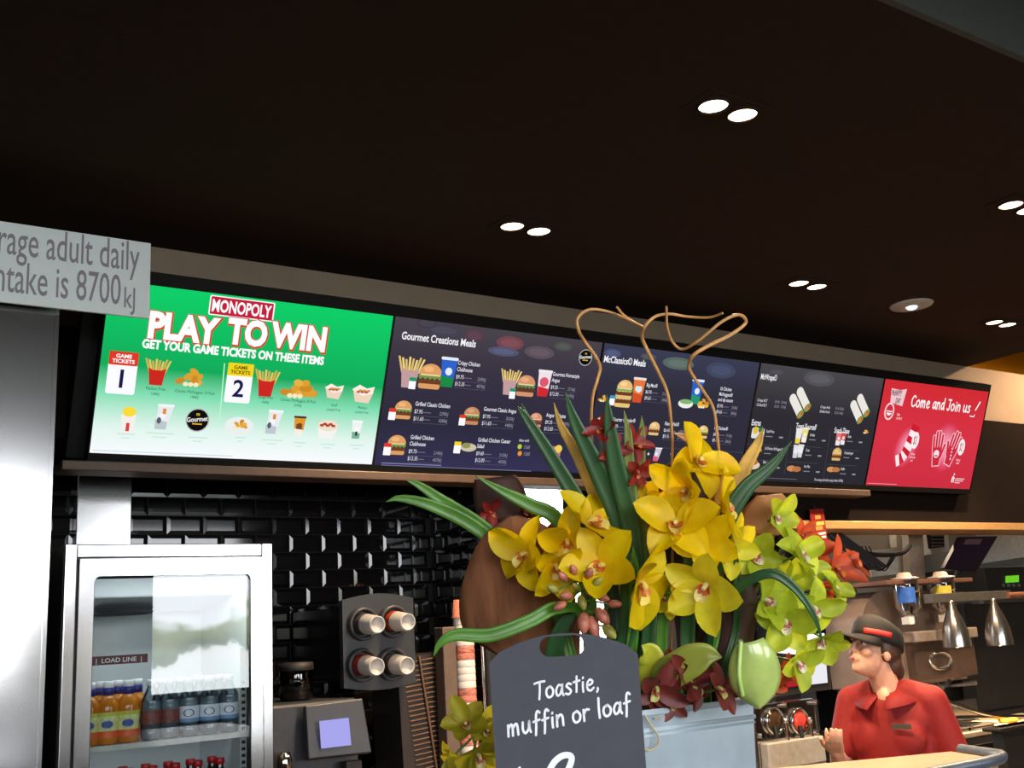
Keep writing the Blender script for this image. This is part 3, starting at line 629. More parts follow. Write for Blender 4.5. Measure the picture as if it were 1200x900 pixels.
def draw_join(p):
    R1 = (214, 46, 60)
    # the event's badge: white flag, lettering, grinning mouth
    x, z = p.P(1051, 466); p.poly([(x - .05, z - .03), (x + .06, z - .045), (x + .075, z + .055), (x + .02, z + .045), (x - .06, z + .05)], (240, 200, 206))
    p.text('McHAPPY', x - .05, z + .012, .030, (90, 40, 60), .58, pen=1, w=.26); p.text('DAY', x - .005, z - .032, .030, (90, 40, 60), .68, pen=1, w=.26)
    x, z = p.P(1042, 482); p.ell(x, z, .042, .050, (250, 220, 222)); p.ell(x, z, .032, .040, R1); p.ell(x, z + .004, .026, .028, (250, 240, 240), 0, 1, PI, 2 * PI); p.rect(x - .024, x + .024, z - .008, z - .002, R1)
    x, z = p.P(1052, 487); p.text('Get', x - .01, z, .014, (250, 226, 228), .9, .01); p.text('UP FOR IT', x - .01, z - .022, .013, (250, 226, 228), .62, .01)
    x, z = p.P(1067, 476); u1, v1 = p.P(1136, 487); _, _, wd = pen_text('Come and Join us'); h = .062
    p.text('Come and Join us', x, z, h, (255, 250, 250), (u1 - x) / (wd * h / 1.5), pen=1, w=.22); x, z = p.P(1140, 487); p.stroke([(x + .045, z + .085), (x + .015, z + .035)], .010, WHT); p.stroke([(x - .03, z - .004), (x + .008, z - .006), (x + .014, z + .006)], .006, WHT)
    # glow behind the sock and the gloves
    for cx, cy, rx, rz in ((1062, 523, .10, .135), (1108, 524, .135, .15)):
        x, z = p.P(cx, cy)
        for i in range(9): f = 1 - i * .075; p.ell(x, z, rx * f, rz * f, (int(216 + i * 3), int(56 + i * 11), int(80 + i * 11)), -.5 if cx < 1080 else 0)
    # striped sock
    x, z = p.P(1062, 522); A = [(x + .055, z + .12), (x + .035, z + .05), (x + .01, z - .02), (x - .02, z - .07), (x - .07, z - .095)]; C = cat_rom([(q[0], q[1], 0) for q in A], 4); cl = [(206, 30, 50), (250, 236, 238)]
    for i in range(len(C) - 1):
        t = (C[i + 1] - C[i]).normalized(); n = Vector((-t.y, t.x, 0)) * (.036 if i < 10 else .034); a, c2 = C[i], C[i + 1] + t * .001
        p.poly([(a.x + n.x, a.y + n.y), (a.x - n.x, a.y - n.y), (c2.x - n.x, c2.y - n.y), (c2.x + n.x, c2.y + n.y)], cl[(i // 2) % 2])
    # pair of gloves, palms out
    for px, sg, rot in ((1098, 1, .1), (1116, -1, -.3)):
        x, z = p.P(px, 526); co, si = math.cos(rot), math.sin(rot); q = lambda a, c2: (x + a * co - c2 * si, z + a * si + c2 * co)
        for grow, col in ((.006, (250, 190, 205)), (0, (206, 44, 62))):
            p.poly([q(*c2) for c2 in ((-.028 - grow, -.10 - grow), (.028 + grow, -.10 - grow), (.044 + grow, .01), (-.044 - grow, .01))], col)
            for f, (fx, fl) in enumerate(((-.036, .075), (-.013, .10), (.010, .10), (.034, .08))): p.stroke([q(fx, 0), q(fx * 1.15, fl)], .017 + grow * 2, col)
            p.stroke([q(sg * .034, -.05), q(sg * .065, .02)], .018 + grow * 2, col)
        if sg > 0: p.ell(*q(-.004, -.03), .026, .024, (248, 224, 228)); p.rect(*[x - .016, x + .012], z - .045, z - .037, (206, 44, 62))
        else:
            for i in range(4): p.ell(*q(.012 - i * .006, -.06 + i * .02), .008, .007, (250, 190, 205))
    for px, py, s in ((1072, 516, '$3'), (1126, 524, '$2')): x, z = p.P(px, py); p.ell(x, z, .033, .05, (252, 240, 242)); p.text(s, x, z - .022, .045, (190, 30, 50), .55, pen=1, w=.22, align='c')
    for px, py in ((1069, 533), (1122, 540)):
        x, z = p.P(px, py)
        for i, s in enumerate(('Stripey', 'odd socks', 'pair') if px < 1100 else ('Helping', 'hands')): p.text(s, x, z - i * .019, .013, (252, 220, 224), .7, .01, 'c')
    x, z = p.P(1116, 562); p.poly([(x - .014, z - .016), (x + .012, z - .016), (x + .012, z + .012), (x - .001, z + .026), (x - .014, z + .012)], (250, 240, 240)); p.ell(x + .004, z + .034, .006, .006, (250, 240, 240)); p.rect(x - .004, x + .004, z - .014, z + .004, R1)
    for i in range(3): p.rect(x + .022, x + .022 + (.09, .08, .05)[i], z + .004 - i * .012, z + .010 - i * .012, (246, 200, 206))
    x, z = p.P(1016, 566); p.rect(x, x + .26, z - .002, z + .002, (240, 150, 160))
screen(0, 'green and white lit menu screen of game ticket prizes, leftmost of the row', [(0, (250, 252, 255)), (.16, (225, 246, 238)), (.36, (130, 224, 180)), (.52, (20, 172, 92)), (1, (16, 208, 104))], draw_play)
dark = [(0, (54, 50, 84)), (.3, (46, 44, 62)), (.7, (58, 52, 68)), (1, (74, 68, 76))]
screen(1, 'dark menu screen headed Gourmet Creations Meals, right of the green screen', dark, draw_gourmet)
screen(2, 'dark menu screen headed McClassics Meals, behind the twigs', [(0, (46, 44, 58)), (.7, (50, 48, 62)), (1, (60, 62, 84))], draw_classics)
screen(3, 'dark menu screen headed McWraps with extras and snacks, beside the red screen', [(0, (44, 42, 50)), (.6, (48, 46, 52)), (1, (74, 72, 76))], draw_wraps)
screen(4, 'red lit screen reading Come and Join us, at the right end', [(0, (205, 48, 66)), (.5, (216, 52, 70)), (1, (210, 44, 52))], draw_join)
# the ledge and the box the screens are set in
xa, xb = XE[0] - .06, XE[5] + .03
sb = MB()
prof = [(.0, -.035), (.075, -.035), (.16, .2), (.06, .62), (.052, .62), (.052, -.03)]
sb.add([(x, SCR_Y + y * math.cos(TILT) - z * math.sin(TILT), SCR_Z + z * math.cos(TILT) + y * math.sin(TILT)) for x in (xa, xb) for y, z in prof], [(0, 1, 2, 3, 4, 5), (11, 10, 9, 8, 7, 6)] + [(i, i + 6, (i + 1) % 6 + 6, (i + 1) % 6) for i in range(6)])
structure(sb, 'trim_3', DEEP)
lx = edge((553, 560), (553, 560))
structure(MB().box(xa - .03, XE[4], SCR_Y - .035, SCR_Y + .09, SCR_Z - .068, SCR_Z - .034), 'trim_4', mat('brown_ledge', (78, 60, 49), .5, .2), .004)
# ================================================================== kilojoule sign on the column
SGY = 3.38
tl, br = atY(177, 285, SGY), atY(175, 373, SGY); x1 = tl.x; z0 = br.z; z1 = tl.z; x0 = x1 - 2.0
t = thing('wall_sign', 'pale grey sign about adult daily energy intake, fixed to the steel column', 'sign', (x1 - .5, SGY, z0))
MB().box(x0, x1, SGY, SGY + .012, z0, z1).build('sign_panel', mat('sign_face', (236, 242, 245), .55, 0, .02), t, bevel=.002)
MB().box(cr - .5, cr - .1, SGY + .012, 3.42, z0 + .03, 2.80).build('mounting_bracket', BLACKM, t)
b = MB()
for s, pxr, base, cap, bold in (('The average adult daily', 163, (163, 325), .100, .0), ('energy intake is 8700', 141, (141, 355), .100, .0), ('kJ', 161, (144, 360), .070, .0)):
    v, f, wd = text_geo(s, .004); sc = cap / .70
    pe = atY(base[0], base[1], SGY)
    if s == 'The average adult daily': tgt = (atY(53, 300, SGY).x, atY(163, 310, SGY).x); v2, f2, w2 = text_geo('adult daily', .004); sx = (tgt[1] - tgt[0]) / (w2 * sc)
    ox = pe.x - wd * sc * sx if s != 'kJ' else pe.x
    sx2 = sx * (1.15 if s == 'kJ' else 1)
    if s == 'energy intake is 8700':
        v3, f3, w3 = text_geo('8700', .004); sx2 = (atY(141, 350, SGY).x - atY(87, 345, SGY).x) / (w3 * sc) * .98; ox = pe.x - wd * sc * sx2
    bz = {'The average adult daily': atY(163, 318, SGY).z, 'energy intake is 8700': atY(141, 357, SGY).z, 'kJ': atY(144, 360, SGY).z}[s]
    b.add([(ox + p[0] * sc * sx2, SGY - .0012, bz + p[1] * sc) for p in v], f)
b.build('lettering', mat('grey_lettering', (150, 142, 150), .6, 0, .02), t)

# ================================================================== display fridge
FY = 3.51; fx0, fx1 = atY(73, 760, FY).x, atY(320, 760, FY).x; FZ = atY(200, 637, FY).z; FB = 4.16
t = thing('display_fridge', 'tall stainless glass-door drinks fridge with bottles on its shelves', 'fridge', ((fx0 + fx1) / 2, 3.83, 0))
LINER = mat('white_fridge_liner', (206, 212, 214), .45, 0, .03)
b = MB()
w = .035
b.box(fx0, fx0 + w, FY, FB, .08, FZ).box(fx1 - w, fx1, FY, FB, .08, FZ).box(fx0 + w, fx1 - w, FY + .01, FB, FZ - .042, FZ).box(fx0 + w, fx1 - w, FB - .03, FB, .08, FZ - .042).box(fx0 + w, fx1 - w, FY + .04, FB - .03, .08, .45)
b.build('cabinet', STEELH, t, bevel=.003)
for xs_ in ((fx0 - .004, fx0 - .0002), (fx1 + .0002, fx1 + .004)): MB().box(*xs_, FY + .012, FB, .08, FZ - .004).build('gap_shade_panel', DEEP, t)  # near-black sheets put the shade of the gap beside the fridge into colour
MB().box(fx0 + .03, fx1 - .03, FY + .05, FB - .02, 0, .08).build('plinth', BLACKM, t)
ix0, ix1, iy0, iy1, iz0, iz1 = fx0 + w, fx1 - w, FY + .055, FB - .03, .45, FZ - .042
b = MB(); q = .012
b.box(ix0, ix0 + q, iy0, iy1, iz0, iz1).box(ix1 - q, ix1, iy0, iy1, iz0, iz1).box(ix0, ix1, iy1 - q, iy1, iz0, iz1).box(ix0, ix1, iy0, iy1, iz1 - q, iz1).box(ix0, ix1, iy0, iy1, iz0, iz0 + q)
b.build('liner', LINER, t)
# evaporator housing under the roof of the fridge
b = MB(); ez = iz1 - q
b.prism([(iy0 + .16, ez), (iy0 + .2, ez - .10), (iy0 + .42, ez - .14), (iy1 - q, ez - .14), (iy1 - q, ez)], ix0 + q, ix1 - q)
b.v = [(p[1], p[0], p[2]) for p in b.v]; b.f = [f[::-1] for f in b.f]
ev = b.build('evaporator_cover', LINER, t, bevel=.006)
b = MB(); Mx = Matrix.Translation(((ix0 + ix1) / 2 - .06, iy0 + .38, ez - .137))
b.lathe([(.0, -.004), (.05, -.004), (.12, -.008), (.125, 0)], 28, 0, Mx)
for k in range(5): b.tube([Mx @ Vector((.02 + .02 * k, 0, -.012))] * 1 + [Mx @ Vector(((.02 + .022 * k) * math.cos(a), (.02 + .022 * k) * math.sin(a), -.012)) for a in [i * PI / 12 for i in range(1, 25)]], .002, 5)
b.build('fan_grille', DGREY, ev)
MB().box(ix0 + .05, ix1 - .05, iy0 + .01, iy0 + .03, ez - .012, ez - .001).build('light_strip', glow('fridge_led', (235, 245, 255), 2.5), t)
l = bpy.data.lights.new('fridge_light', 'AREA'); l.shape = 'RECTANGLE'; l.size = ix1 - ix0 - .1; l.size_y = .03; l.energy = 2.0; l.color = (.92, .97, 1)
o = bpy.data.objects.new('fridge_light', l); COL.objects.link(o); o.parent = t; o.location = ((ix0 + ix1) / 2 - t.location.x, iy0 + .03 - t.location.y, ez - .014)
# door
gx0, gx1 = atY(107, 760, FY).x, atY(293, 760, FY).x; gz1 = atY(200, 674, FY).z; dz1 = FZ - .047; dx0, dx1 = fx0 + .04, fx1 - .04; dz0 = .5
b = MB(); gz0 = dz0 + .07
r = .02; op = []
for cx, cz, a in ((gx1 - r, gz0 + r, -PI / 2), (gx1 - r, gz1 - r, 0), (gx0 + r, gz1 - r, PI / 2), (gx0 + r, gz0 + r, PI)):
    for i in range(6): op.append((cx + r * math.cos(a + i * PI / 10), cz + r * math.sin(a + i * PI / 10)))
def frame_out(p):
    cx, cz = (dx0 + dx1) / 2, (dz0 + dz1) / 2
    return (dx1 if p[0] > cx else dx0, dz1 if p[1] > cz else dz0)
n = len(op); outp = []
for i, p in enumerate(op):
    s = i // 6; j = i % 6; c = frame_out(p); f = 1 if j in (2, 3) else 0
    # square corner at the middle of each arc, straight edges elsewhere
    outp.append(c)
yd0, yd1 = FY - .012, FY + .035
vs = [(p[0], yd0, p[1]) for p in op] + [(p[0], yd0, p[1]) for p in outp] + [(p[0], yd1, p[1]) for p in op] + [(p[0], yd1, p[1]) for p in outp]
fs = []
for i in range(n):
    j = (i + 1) % n
    fs += [(n + i, n + j, j, i), (2 * n + i, 2 * n + j, 3 * n + j, 3 * n + i), (i, j, 2 * n + j, 2 * n + i), (n + j, n + i, 3 * n + i, 3 * n + j)]
b.add(vs, fs)
dr = b.build('door', STEELH, t)
b = MB(); b.add([(gx0 - .005, FY, gz0 - .005), (gx1 + .005, FY, gz0 - .005), (gx1 + .005, FY, gz1 + .005), (gx0 - .005, FY, gz1 + .005)], [(0, 1, 2, 3)]); b.build('glass', glass('double_glazing', (232, 238, 238), 1.8, 1.5), dr)
b = MB()
for q0, q1 in (((gx0, FY + .012, gz0), (gx0, FY + .012, gz1)), ((gx1, FY + .012, gz0), (gx1, FY + .012, gz1)), ((gx0, FY + .012, gz1), (gx1, FY + .012, gz1))): b.cyl(q0, q1, .007, n=8)
b.build('seal', RUBBER, dr)
MB().cyl((dx1 - .012, FY - .03, .75), (dx1 - .012, FY - .03, 1.15), .009, n=12).box(dx1 - .02, dx1 - .005, FY - .03, FY - .01, .76, .79).box(dx1 - .02, dx1 - .005, FY - .03, FY - .01, 1.11, 1.14).build('handle', STEEL, dr)
# load line strip inside the glass
pa, pb = atY(107, 774, FY + .07), atY(173, 772, FY + .07); zc = (atY(140, 773, FY + .07)).z
ll = MB().box(pa.x, pb.x, FY + .07, FY + .073, zc - .0135, zc + .0135).build('load_line_strip', mat('dark_red_strip', (96, 30, 34), .5), t)
v, f, wd = text_geo('|  LOAD LINE  |', .02); sc = .0135 / .7; sx = (pb.x - pa.x) * .82 / (wd * sc)
MB().add([(pa.x + .012 + p[0] * sc * sx, FY + .0692, zc - .007 + p[1] * sc) for p in v], f).build('lettering', WHITE, ll)
# shelves and standards
shz = atY(195, 868, FY + .06).z
def shelf(z):
    b = MB()
    for k in range(34):
        x = ix0 + q + .012 + (ix1 - ix0 - 2 * q - .024) * k / 33; b.cyl((x, iy0 + .005, z), (x, iy1 - .05, z), .0022, n=6)
    for y in (iy0 + .005, iy0 + .28, iy1 - .05): b.cyl((ix0 + q, y, z - .004), (ix1 - q, y, z - .004), .004, n=6)
    b.box(ix0 + q, ix1 - q, iy0 - .004, iy0, z - .012, z + .004)
    return b.build('wire_shelf', mat('white_coated_wire', (190, 190, 180), .4), t)
shelf(shz); z2 = shz - .30; shelf(z2); shelf(z2 - .36)
b = MB(); xs = ix1 - q - .03
b.box(xs - .012, xs + .012, iy0 + .015, iy0 + .02, iz0 + .02, iz1 - .3, 0)
for k in range(48): b.box(xs - .006, xs + .006, iy0 + .0135, iy0 + .0152, iz0 + .05 + k * .021, iz0 + .06 + k * .021, 1)
b.build('shelf_standard', [mat('pale_standard', (214, 216, 214), .4), BLACKM], t)

# bottles
AMBER = mat('amber_juice', (226, 140, 20), .15, 0, .15, 20, coat=.6, transl=.4); BLUECAP = mat('blue_cap', (34, 40, 120), .4); WCAP = mat('white_cap', (235, 236, 240), .35)
JLAB = mat('juice_label', (216, 218, 150), .5, 0, .25, 60); WLAB = mat('water_label', (226, 232, 240), .5, 0, .1, 60); LBLUE = mat('label_blue', (40, 70, 150), .5); LORANGE = mat('label_orange', (224, 92, 30), .5); LGREEN = mat('label_green', (190, 200, 60), .5)
CLEAR = glass('clear_bottle', (214, 224, 228), 2.0, 1.45); WATERM = mat('still_water', (176, 194, 206), .15, 0, .1, 12, transl=.6)
SODA = mat('dark_cola', (30, 14, 12), .15, 0, .1, 20, coat=.5); REDCAP = mat('red_cap', (190, 24, 30), .4); SLAB = mat('red_label', (176, 26, 34), .5, 0, .15, 40)
def protos():
    P = {}
    r = .0335; h = .182
    body = [(0, 0), (r * .9, .002), (r, .01), (r, .045), (r * .93, .055), (r * .93, .06), (r, .07), (r, .11), (r * .96, .122), (r * .62, .142), (r * .42, .15), (.0125, .155), (.0125, .158)]
    P['juice'] = [('body', MB().lathe(body, 24), AMBER), ('label', MB().lathe([(r + .0004, .022), (r + .0006, .024), (r + .0006, .095), (r + .0004, .097)], 24, 0).lathe([(r + .0009, .022), (r + .0009, .042)], 24, 1).lathe([(r + .0009, .086), (r + .0009, .096)], 24, 2), [JLAB, LORANGE, LGREEN]),
                  ('collar', MB().lathe([(.016, .148), (.0175, .149), (.0175, .17), (.0155, .172)], 20), BLUECAP), ('cap', MB().lathe([(.0155, .170), (.0165, .171), (.0165, .188), (.015, .19), (0, .19)], 20), WCAP)]
    r = .032
    body = [(0, 0), (r * .9, .002), (r, .008), (r, .03), (r * .95, .034), (r, .038), (r, .1), (r * .95, .104), (r, .108), (r * .97, .125), (r * .5, .155), (.0125, .165), (.0125, .175)]
    P['water'] = [('body', MB().lathe(body, 24), CLEAR), ('contents', MB().lathe([(0, .003), (r * .93, .006), (r * .93, .12), (0, .121)], 20), WATERM), ('label', MB().lathe([(r + .0006, .046), (r + .0006, .096)], 24, 0).lathe([(r + .0009, .046), (r + .0009, .058)], 24, 1), [WLAB, mat('label_pale_blue', (120, 160, 206), .5)]),
                  ('cap', MB().lathe([(.0145, .168), (.0155, .169), (.0155, .184), (.014, .186), (0, .186)], 20), mat('clear_white_cap', (215, 222, 230), .3))]
    P['plain'] = [('body', MB().lathe(body, 24), CLEAR), ('contents', MB().lathe([(0, .003), (r * .93, .006), (r * .93, .12), (0, .121)], 20), WATERM), ('label', MB().lathe([(r + .0006, .05), (r + .0006, .092)], 24), mat('red_brown_label', (120, 60, 54), .5, 0, .5, 90)), ('cap', MB().lathe([(.0145, .168), (.0155, .169), (.0155, .184), (.014, .186), (0, .186)], 20), MATS['clear_white_cap'])]
    r = .032
    P['soda'] = [('body', MB().lathe([(0, 0), (r * .9, .002), (r, .012), (r, .06), (r * .86, .075), (r * .86, .1), (r, .12), (r * .95, .14), (r * .5, .185), (.0125, .2), (.0125, .21)], 24), SODA), ('label', MB().lathe([(r * .87, .074), (r * .87, .102)], 24), SLAB), ('cap', MB().lathe([(.0145, .205), (.0155, .206), (.0155, .222), (.014, .224), (0, .224)], 20), REDCAP)]
    # oval mark on the front of the label
    for k, z, rr in (('juice', .062, .0335), ('water', .075, .032)):
        b = MB()
        for R_, mi, dy in ((1., 0, 0), (.78, 1, .0004)):
            vs = [(.017 * R_ * math.cos(a) , -math.sqrt(max(0, (rr + .0016 + dy) ** 2 - (.017 * R_ * math.cos(a)) ** 2)), z + .012 * R_ * math.sin(a)) for a in [2 * PI * i / 18 for i in range(18)]]
            b.add(vs, [tuple(range(18))], mi)
        P[k].append(('emblem', b, [LBLUE, WLAB] if k == 'water' else [LBLUE, LBLUE]))
    return P
BP = protos(); _first = {}
def bottle(kind, x, y, z, label, group, rot=0.):
    t = thing('juice_bottle' if kind == 'juice' else ('soda_bottle' if kind == 'soda' else 'water_bottle'), label, 'bottle', (x, y, z), group)
    t.rotation_euler.z = rot
    for nm, b, m in BP[kind]:
        if (kind, nm) in _first:
            o = _first[(kind, nm)].copy(); COL.objects.link(o); o.parent = t
        else:
            o = b.build(nm, m, t, local=True); _first[(kind, nm)] = o
    return t
yb = iy0 + .045
def bx(px, y=None): return atY(px, 840, y or yb).x
for px, lab in ((104, 'amber juice bottle half hidden at the left edge of the fridge door'), (126, 'amber juice bottle second from the left in the front row of the shelf'), (150, 'amber juice bottle in front row, next to the clear bottles')): bottle('juice', bx(px), yb, shz + .003, lab, 'juice bottles on the fridge shelf', -.25)
for px in (116, 137, 160): bottle('juice', bx(px, yb + .08), yb + .082, shz + .003, 'amber juice bottle in the second row, seen only behind the front juice bottles', 'juice bottles behind the front row', -.25)
for px, lab in ((177, 'clear bottle with red-brown markings, right beside the juice'), (198, 'clear bottle with red-brown markings, second from the juice')): bottle('plain', bx(px), yb, shz + .003, lab, 'clear bottles on the fridge shelf', -.2)
for px, lab in ((221, 'clear water bottle with pale label, left of the three labelled ones'), (245, 'clear water bottle with pale label, middle of the three labelled ones'), (268, 'clear water bottle with pale label, beside the shelf standard')): bottle('water', bx(px), yb, shz + .003, lab, 'water bottles on the fridge shelf', -.28)
for px in (190, 211, 234, 257): bottle('plain', bx(px, yb + .08), yb + .085, shz + .003, 'clear bottle in the second row behind the water bottles', 'clear bottles behind the front row', .4)
for k in range(7):
    for rw in range(2):
        bottle('soda', ix0 + .05 + k * .072, yb + rw * .075, z2 + .003, 'red-capped cola bottle on the fridge shelf below the juice and water', 'red-capped bottles on the lower shelf')

# ================================================================== bar machines by the tiles
# cup dispenser with four tubes
DY = 3.86
pa, pb = atY(402, 755, DY), atY(486, 755, DY); za, zb = atY(444, 803, DY).z, atY(444, 702, DY).z; xc = (pa.x + pb.x) / 2; hw = (pb.x - pa.x) / 2
t = thing('cup_dispenser', 'black wall-mounted dispenser with four tubes of plastic cups', 'cup dispenser', (xc, 4.1, za))
def rrect(x0, x1, z0, z1, r, n=5):
    pts = []
    for cx, cz, a in ((x1 - r, z0 + r, -PI / 2), (x1 - r, z1 - r, 0), (x0 + r, z1 - r, PI / 2), (x0 + r, z0 + r, PI)):
        for i in range(n + 1): pts.append((cx + r * math.cos(a + i * PI / 2 / n), cz + r * math.sin(a + i * PI / 2 / n)))
    return pts
MB().box(pa.x + .01, pb.x - .01, DY + .03, TILE_Y - .01, za + .02, zb - .012).build('housing', mat('gloss_black_plastic', (15, 15, 17), .15), t, bevel=.012)
FP = mat('front_plate_plastic', (40, 42, 46), .4, 0, .1, 40)
fp = []
for i in range(9): a = i / 8; fp.append((pa.x + 2 * hw * a, za - .018 * math.sin(PI * a)))
for i in range(9): a = 1 - i / 8; fp.append((pa.x + 2 * hw * a, zb + .022 * math.sin(PI * a)))
MB().prism(fp, DY, DY + .03, 0).build('front_plate', FP, t, bevel=.006)
CUPM = mat('frosted_cup', (196, 196, 196), .3, 0, .06, 30, transl=.3); REDP = mat('cup_red_print', (150, 50, 34), .4, 0, .2, 60); DKP = mat('cup_dark_print', (70, 62, 66), .4, 0, .3, 60)
for k, (px, py, pr) in enumerate(((424, 731, DKP), (459, 728, REDP), (423, 779, REDP), (458, 778, DKP))):
    c = atY(px, py, DY); r = .0575
    ax = Vector((.0, -1, -.06)).normalized()
    Mx = Matrix.Translation(c) @ ax.to_track_quat('Z', 'Y').to_matrix().to_4x4()
    tb = MB().lathe([(r, -.01), (r + .006, .012), (r + .004, .026), (r - .006, .028), (r - .009, .0), (r - .012, -.012)], 32, 0, Mx).build('tube_collar', DGREY, t)
    b = MB(); b.lathe([(.0, -.014), (r - .01, -.014)], 24, 0, Mx); b.build('tube_throat', RUBBER, tb)
    b = MB(); L = .135
    for j in range(5):
        z = -.01 + j * .012; b.lathe([(.041 - j * .0006, z), (.0425 - j * .0006, z + .003), (.041 - j * .0006, z + .006)], 28, 1, Mx)
    b.lathe([(.0405, .02), (.0385, .05)], 28, 1, Mx).lathe([(.0385, .05), (.034, L * .86), (.0325, L * .9), (.0325, L), (.029, L + .002), (.0275, L - .008), (.0, L - .010)], 28, 0, Mx)
    b.build('cup_stack', [CUPM, pr], t)
# coffee machine below with a small screen
MY = 3.72
pa, pb, pc = atY(322, 822, MY), atY(432, 822, MY), atY(380, 884, MY); ztop = atY(380, 822, MY).z
t = thing('drinks_machine', 'dark grey drinks machine with a lilac touch screen, under the cup dispenser', 'drinks machine', ((pa.x + pb.x) / 2, 3.9, .92))
MB().box(pa.x - .1, pb.x - .02, MY + .05, TILE_Y - .05, .92, ztop).build('body', DGREY, t, bevel=.012)
q0, q1, q2, q3 = atY(358, 827, MY), atY(425, 818, MY - .02), atY(436, 882, MY - .05), atY(362, 890, MY - .03)
def slab(b, quad, th, mat=0):
    n = (quad[1] - quad[0]).cross(quad[3] - quad[0]).normalized()
    vs = list(quad) + [p + n * th for p in quad]
    return b.add(vs, [(0, 1, 2, 3), (7, 6, 5, 4)] + [(i, i + 4, (i + 1) % 4 + 4, (i + 1) % 4) for i in range(4)], mat)
def quad_px(pts, y): return [atY(px, py, y) for px, py in pts]
def facing(quad):   # make sure the slab's thickness goes away from the viewer
    n = (quad[1] - quad[0]).cross(quad[3] - quad[0])
    return quad if n.y > 0 else [quad[1], quad[0], quad[3], quad[2]]
sl = slab(MB(), facing([q0, q1, q2, q3]), .04).build('screen_surround', mat('screen_surround_plastic', (38, 39, 44), .4), t, bevel=.005)
pq = [atY(px, py, MY - .03) for px, py in ((373, 845), (407, 841), (410, 873), (375, 877))]
qs = facing(pq); n = (qs[1] - qs[0]).cross(qs[3] - qs[0]).normalized(); slab(MB(), [p - n * .012 for p in qs], .003).build('touch_screen', glow('lilac_screen', (168, 166, 238), 1.), sl)
c = atY(330, 888, MY + .02)
b = MB(); b.lathe([(0, .0), (.02, .0), (.028, -.02), (.03, -.05), (.022, -.085), (.012, -.1)], 24, 0, Matrix.Translation(c + Vector((0, -.02, .02)))); b.build('chrome_spout', CHROME, t)
c = atY(415, 892, MY - .02); MB().box(c.x - .03, c.x + .03, c.y, c.y + .05, .92, c.z).build('drip_column', BLACKM, t)
# lidded clear hopper on top of it
c = atY(347, 814, 3.95); r = .062; hh = atY(347, 776, 3.95).z - ztop
t = thing('bean_hopper', 'clear bean hopper with a black lid on the drinks machine', 'hopper', (c.x, 3.95, ztop))
MB().lathe([(r * .8, 0), (r, .01), (r, hh * .8), (r * .98, hh * .82)], 28, 0, Matrix.Translation((c.x, 3.95, ztop))).build('jar', glass('smoky_clear', (110, 108, 108), 2., 1.5), t)
MB().lathe([(0, .002), (r * .85, .002), (r * .93, .03), (r * .5, .038), (0, .04)], 24, 0, Matrix.Translation((c.x, 3.95, ztop))).build('beans', mat('coffee_beans', (58, 40, 32), .5, 0, .5, 120, bump=.8), t)
MB().lathe([(r * 1.05, hh * .78), (r * 1.08, hh * .8), (r * 1.05, hh * .98), (r * .6, hh), (0, hh)], 28, 0, Matrix.Translation((c.x, 3.95, ztop))).build('lid', BLACKM, t)
# slatted rack between machine and paper cups
rq = quad_px([(466, 772), (519, 764), (528, 905), (486, 915)], 3.95)
t = thing('slatted_panel', 'dark slatted brown machine panel left of the paper cup stack', 'machine', (rq[0].x + .1, 3.95, .92))
b = MB(); b.prism([(rq[0].x, rq[0].z), (rq[0].x + .02, .92), (rq[1].x + .03, .92), (rq[1].x, rq[1].z)], 3.955, 4.2)
b.build('casing', mat('dark_brown_casing', (40, 33, 30), .45), t, bevel=.006)
b = MB()
for k in range(26):
    f = k / 25; a = rq[0].lerp(rq[3], f); c2 = rq[1].lerp(rq[2], f); a.x += .02; c2.x -= .02
    b.tube([(a.x, 3.952, a.z - .02), (c2.x, 3.952, c2.z - .02)], .0035, 5)
b.build('slats', mat('brown_slats', (104, 78, 58), .35), t)
a = rq[0].lerp(rq[1], .45); c2 = rq[3].lerp(rq[2], .62); MB().tube([(a.x, 3.944, a.z), (c2.x, 3.944, c2.z)], .005, 6).build('middle_rail', mat('brown_slats', (0, 0, 0)), t)
# paper cup stack in its holder
c = atY(552, 800, 3.88); zt = atY(545, 708, 3.88).z
t = thing('cup_holder', 'upright brown and chrome holder beside the paper cup stack', 'cup holder', (c.x, 3.9, .92))
MB().box(c.x - .135, c.x - .075, 3.86, 3.93, .92, atY(520, 735, 3.88).z).build('side_post', mat('taupe_post', (92, 76, 66), .5), t, bevel=.004)
MB().cyl((c.x + .05, 3.86, .92), (c.x + .05, 3.86, zt - .10), .007, n=10).cyl((c.x + .085, 3.88, .92), (c.x + .085, 3.88, zt - .12), .012, mat=1, n=10).build('chrome_rods', [CHROME, RUBBER], t)
MB().box(c.x - .135, c.x + .1, 3.84, 3.96, .92, .94).build('base', BLACKM, t)
PAPER = mat('white_paper_cup', (226, 220, 214), .5, 0, .04); PRINT = mat('red_cup_print', (196, 120, 104), .5, 0, .6, 50, stretch=(1, 1, 5))
b = MB(); Mx = Matrix.Translation((c.x - .012, 3.9, 0)); zz = .945; H0 = zt - .075
while zz < H0: b.lathe([(.041, zz), (.0425, zz + .003), (.0405, zz + .028)], 28, 1 if int(zz * 30) % 5 == 0 else 0, Mx); zz += .028
tag(b.build('paper_cup_stack', [PAPER, PRINT]), 'tall stack of white paper cups in the upright holder', 'cups')
b = MB(); Mx = Matrix.Translation((c.x - .012, 3.9, zz + .001)); b.lathe([(.0465, 0), (.0465, .004), (.044, .008), (.036, .074), (0, .074)], 28, 0, Mx)
k = b.build('printed_paper_cup', [PRINT]); tag(k, 'red and white printed paper cup upside down on top of the paper cup stack', 'cup')
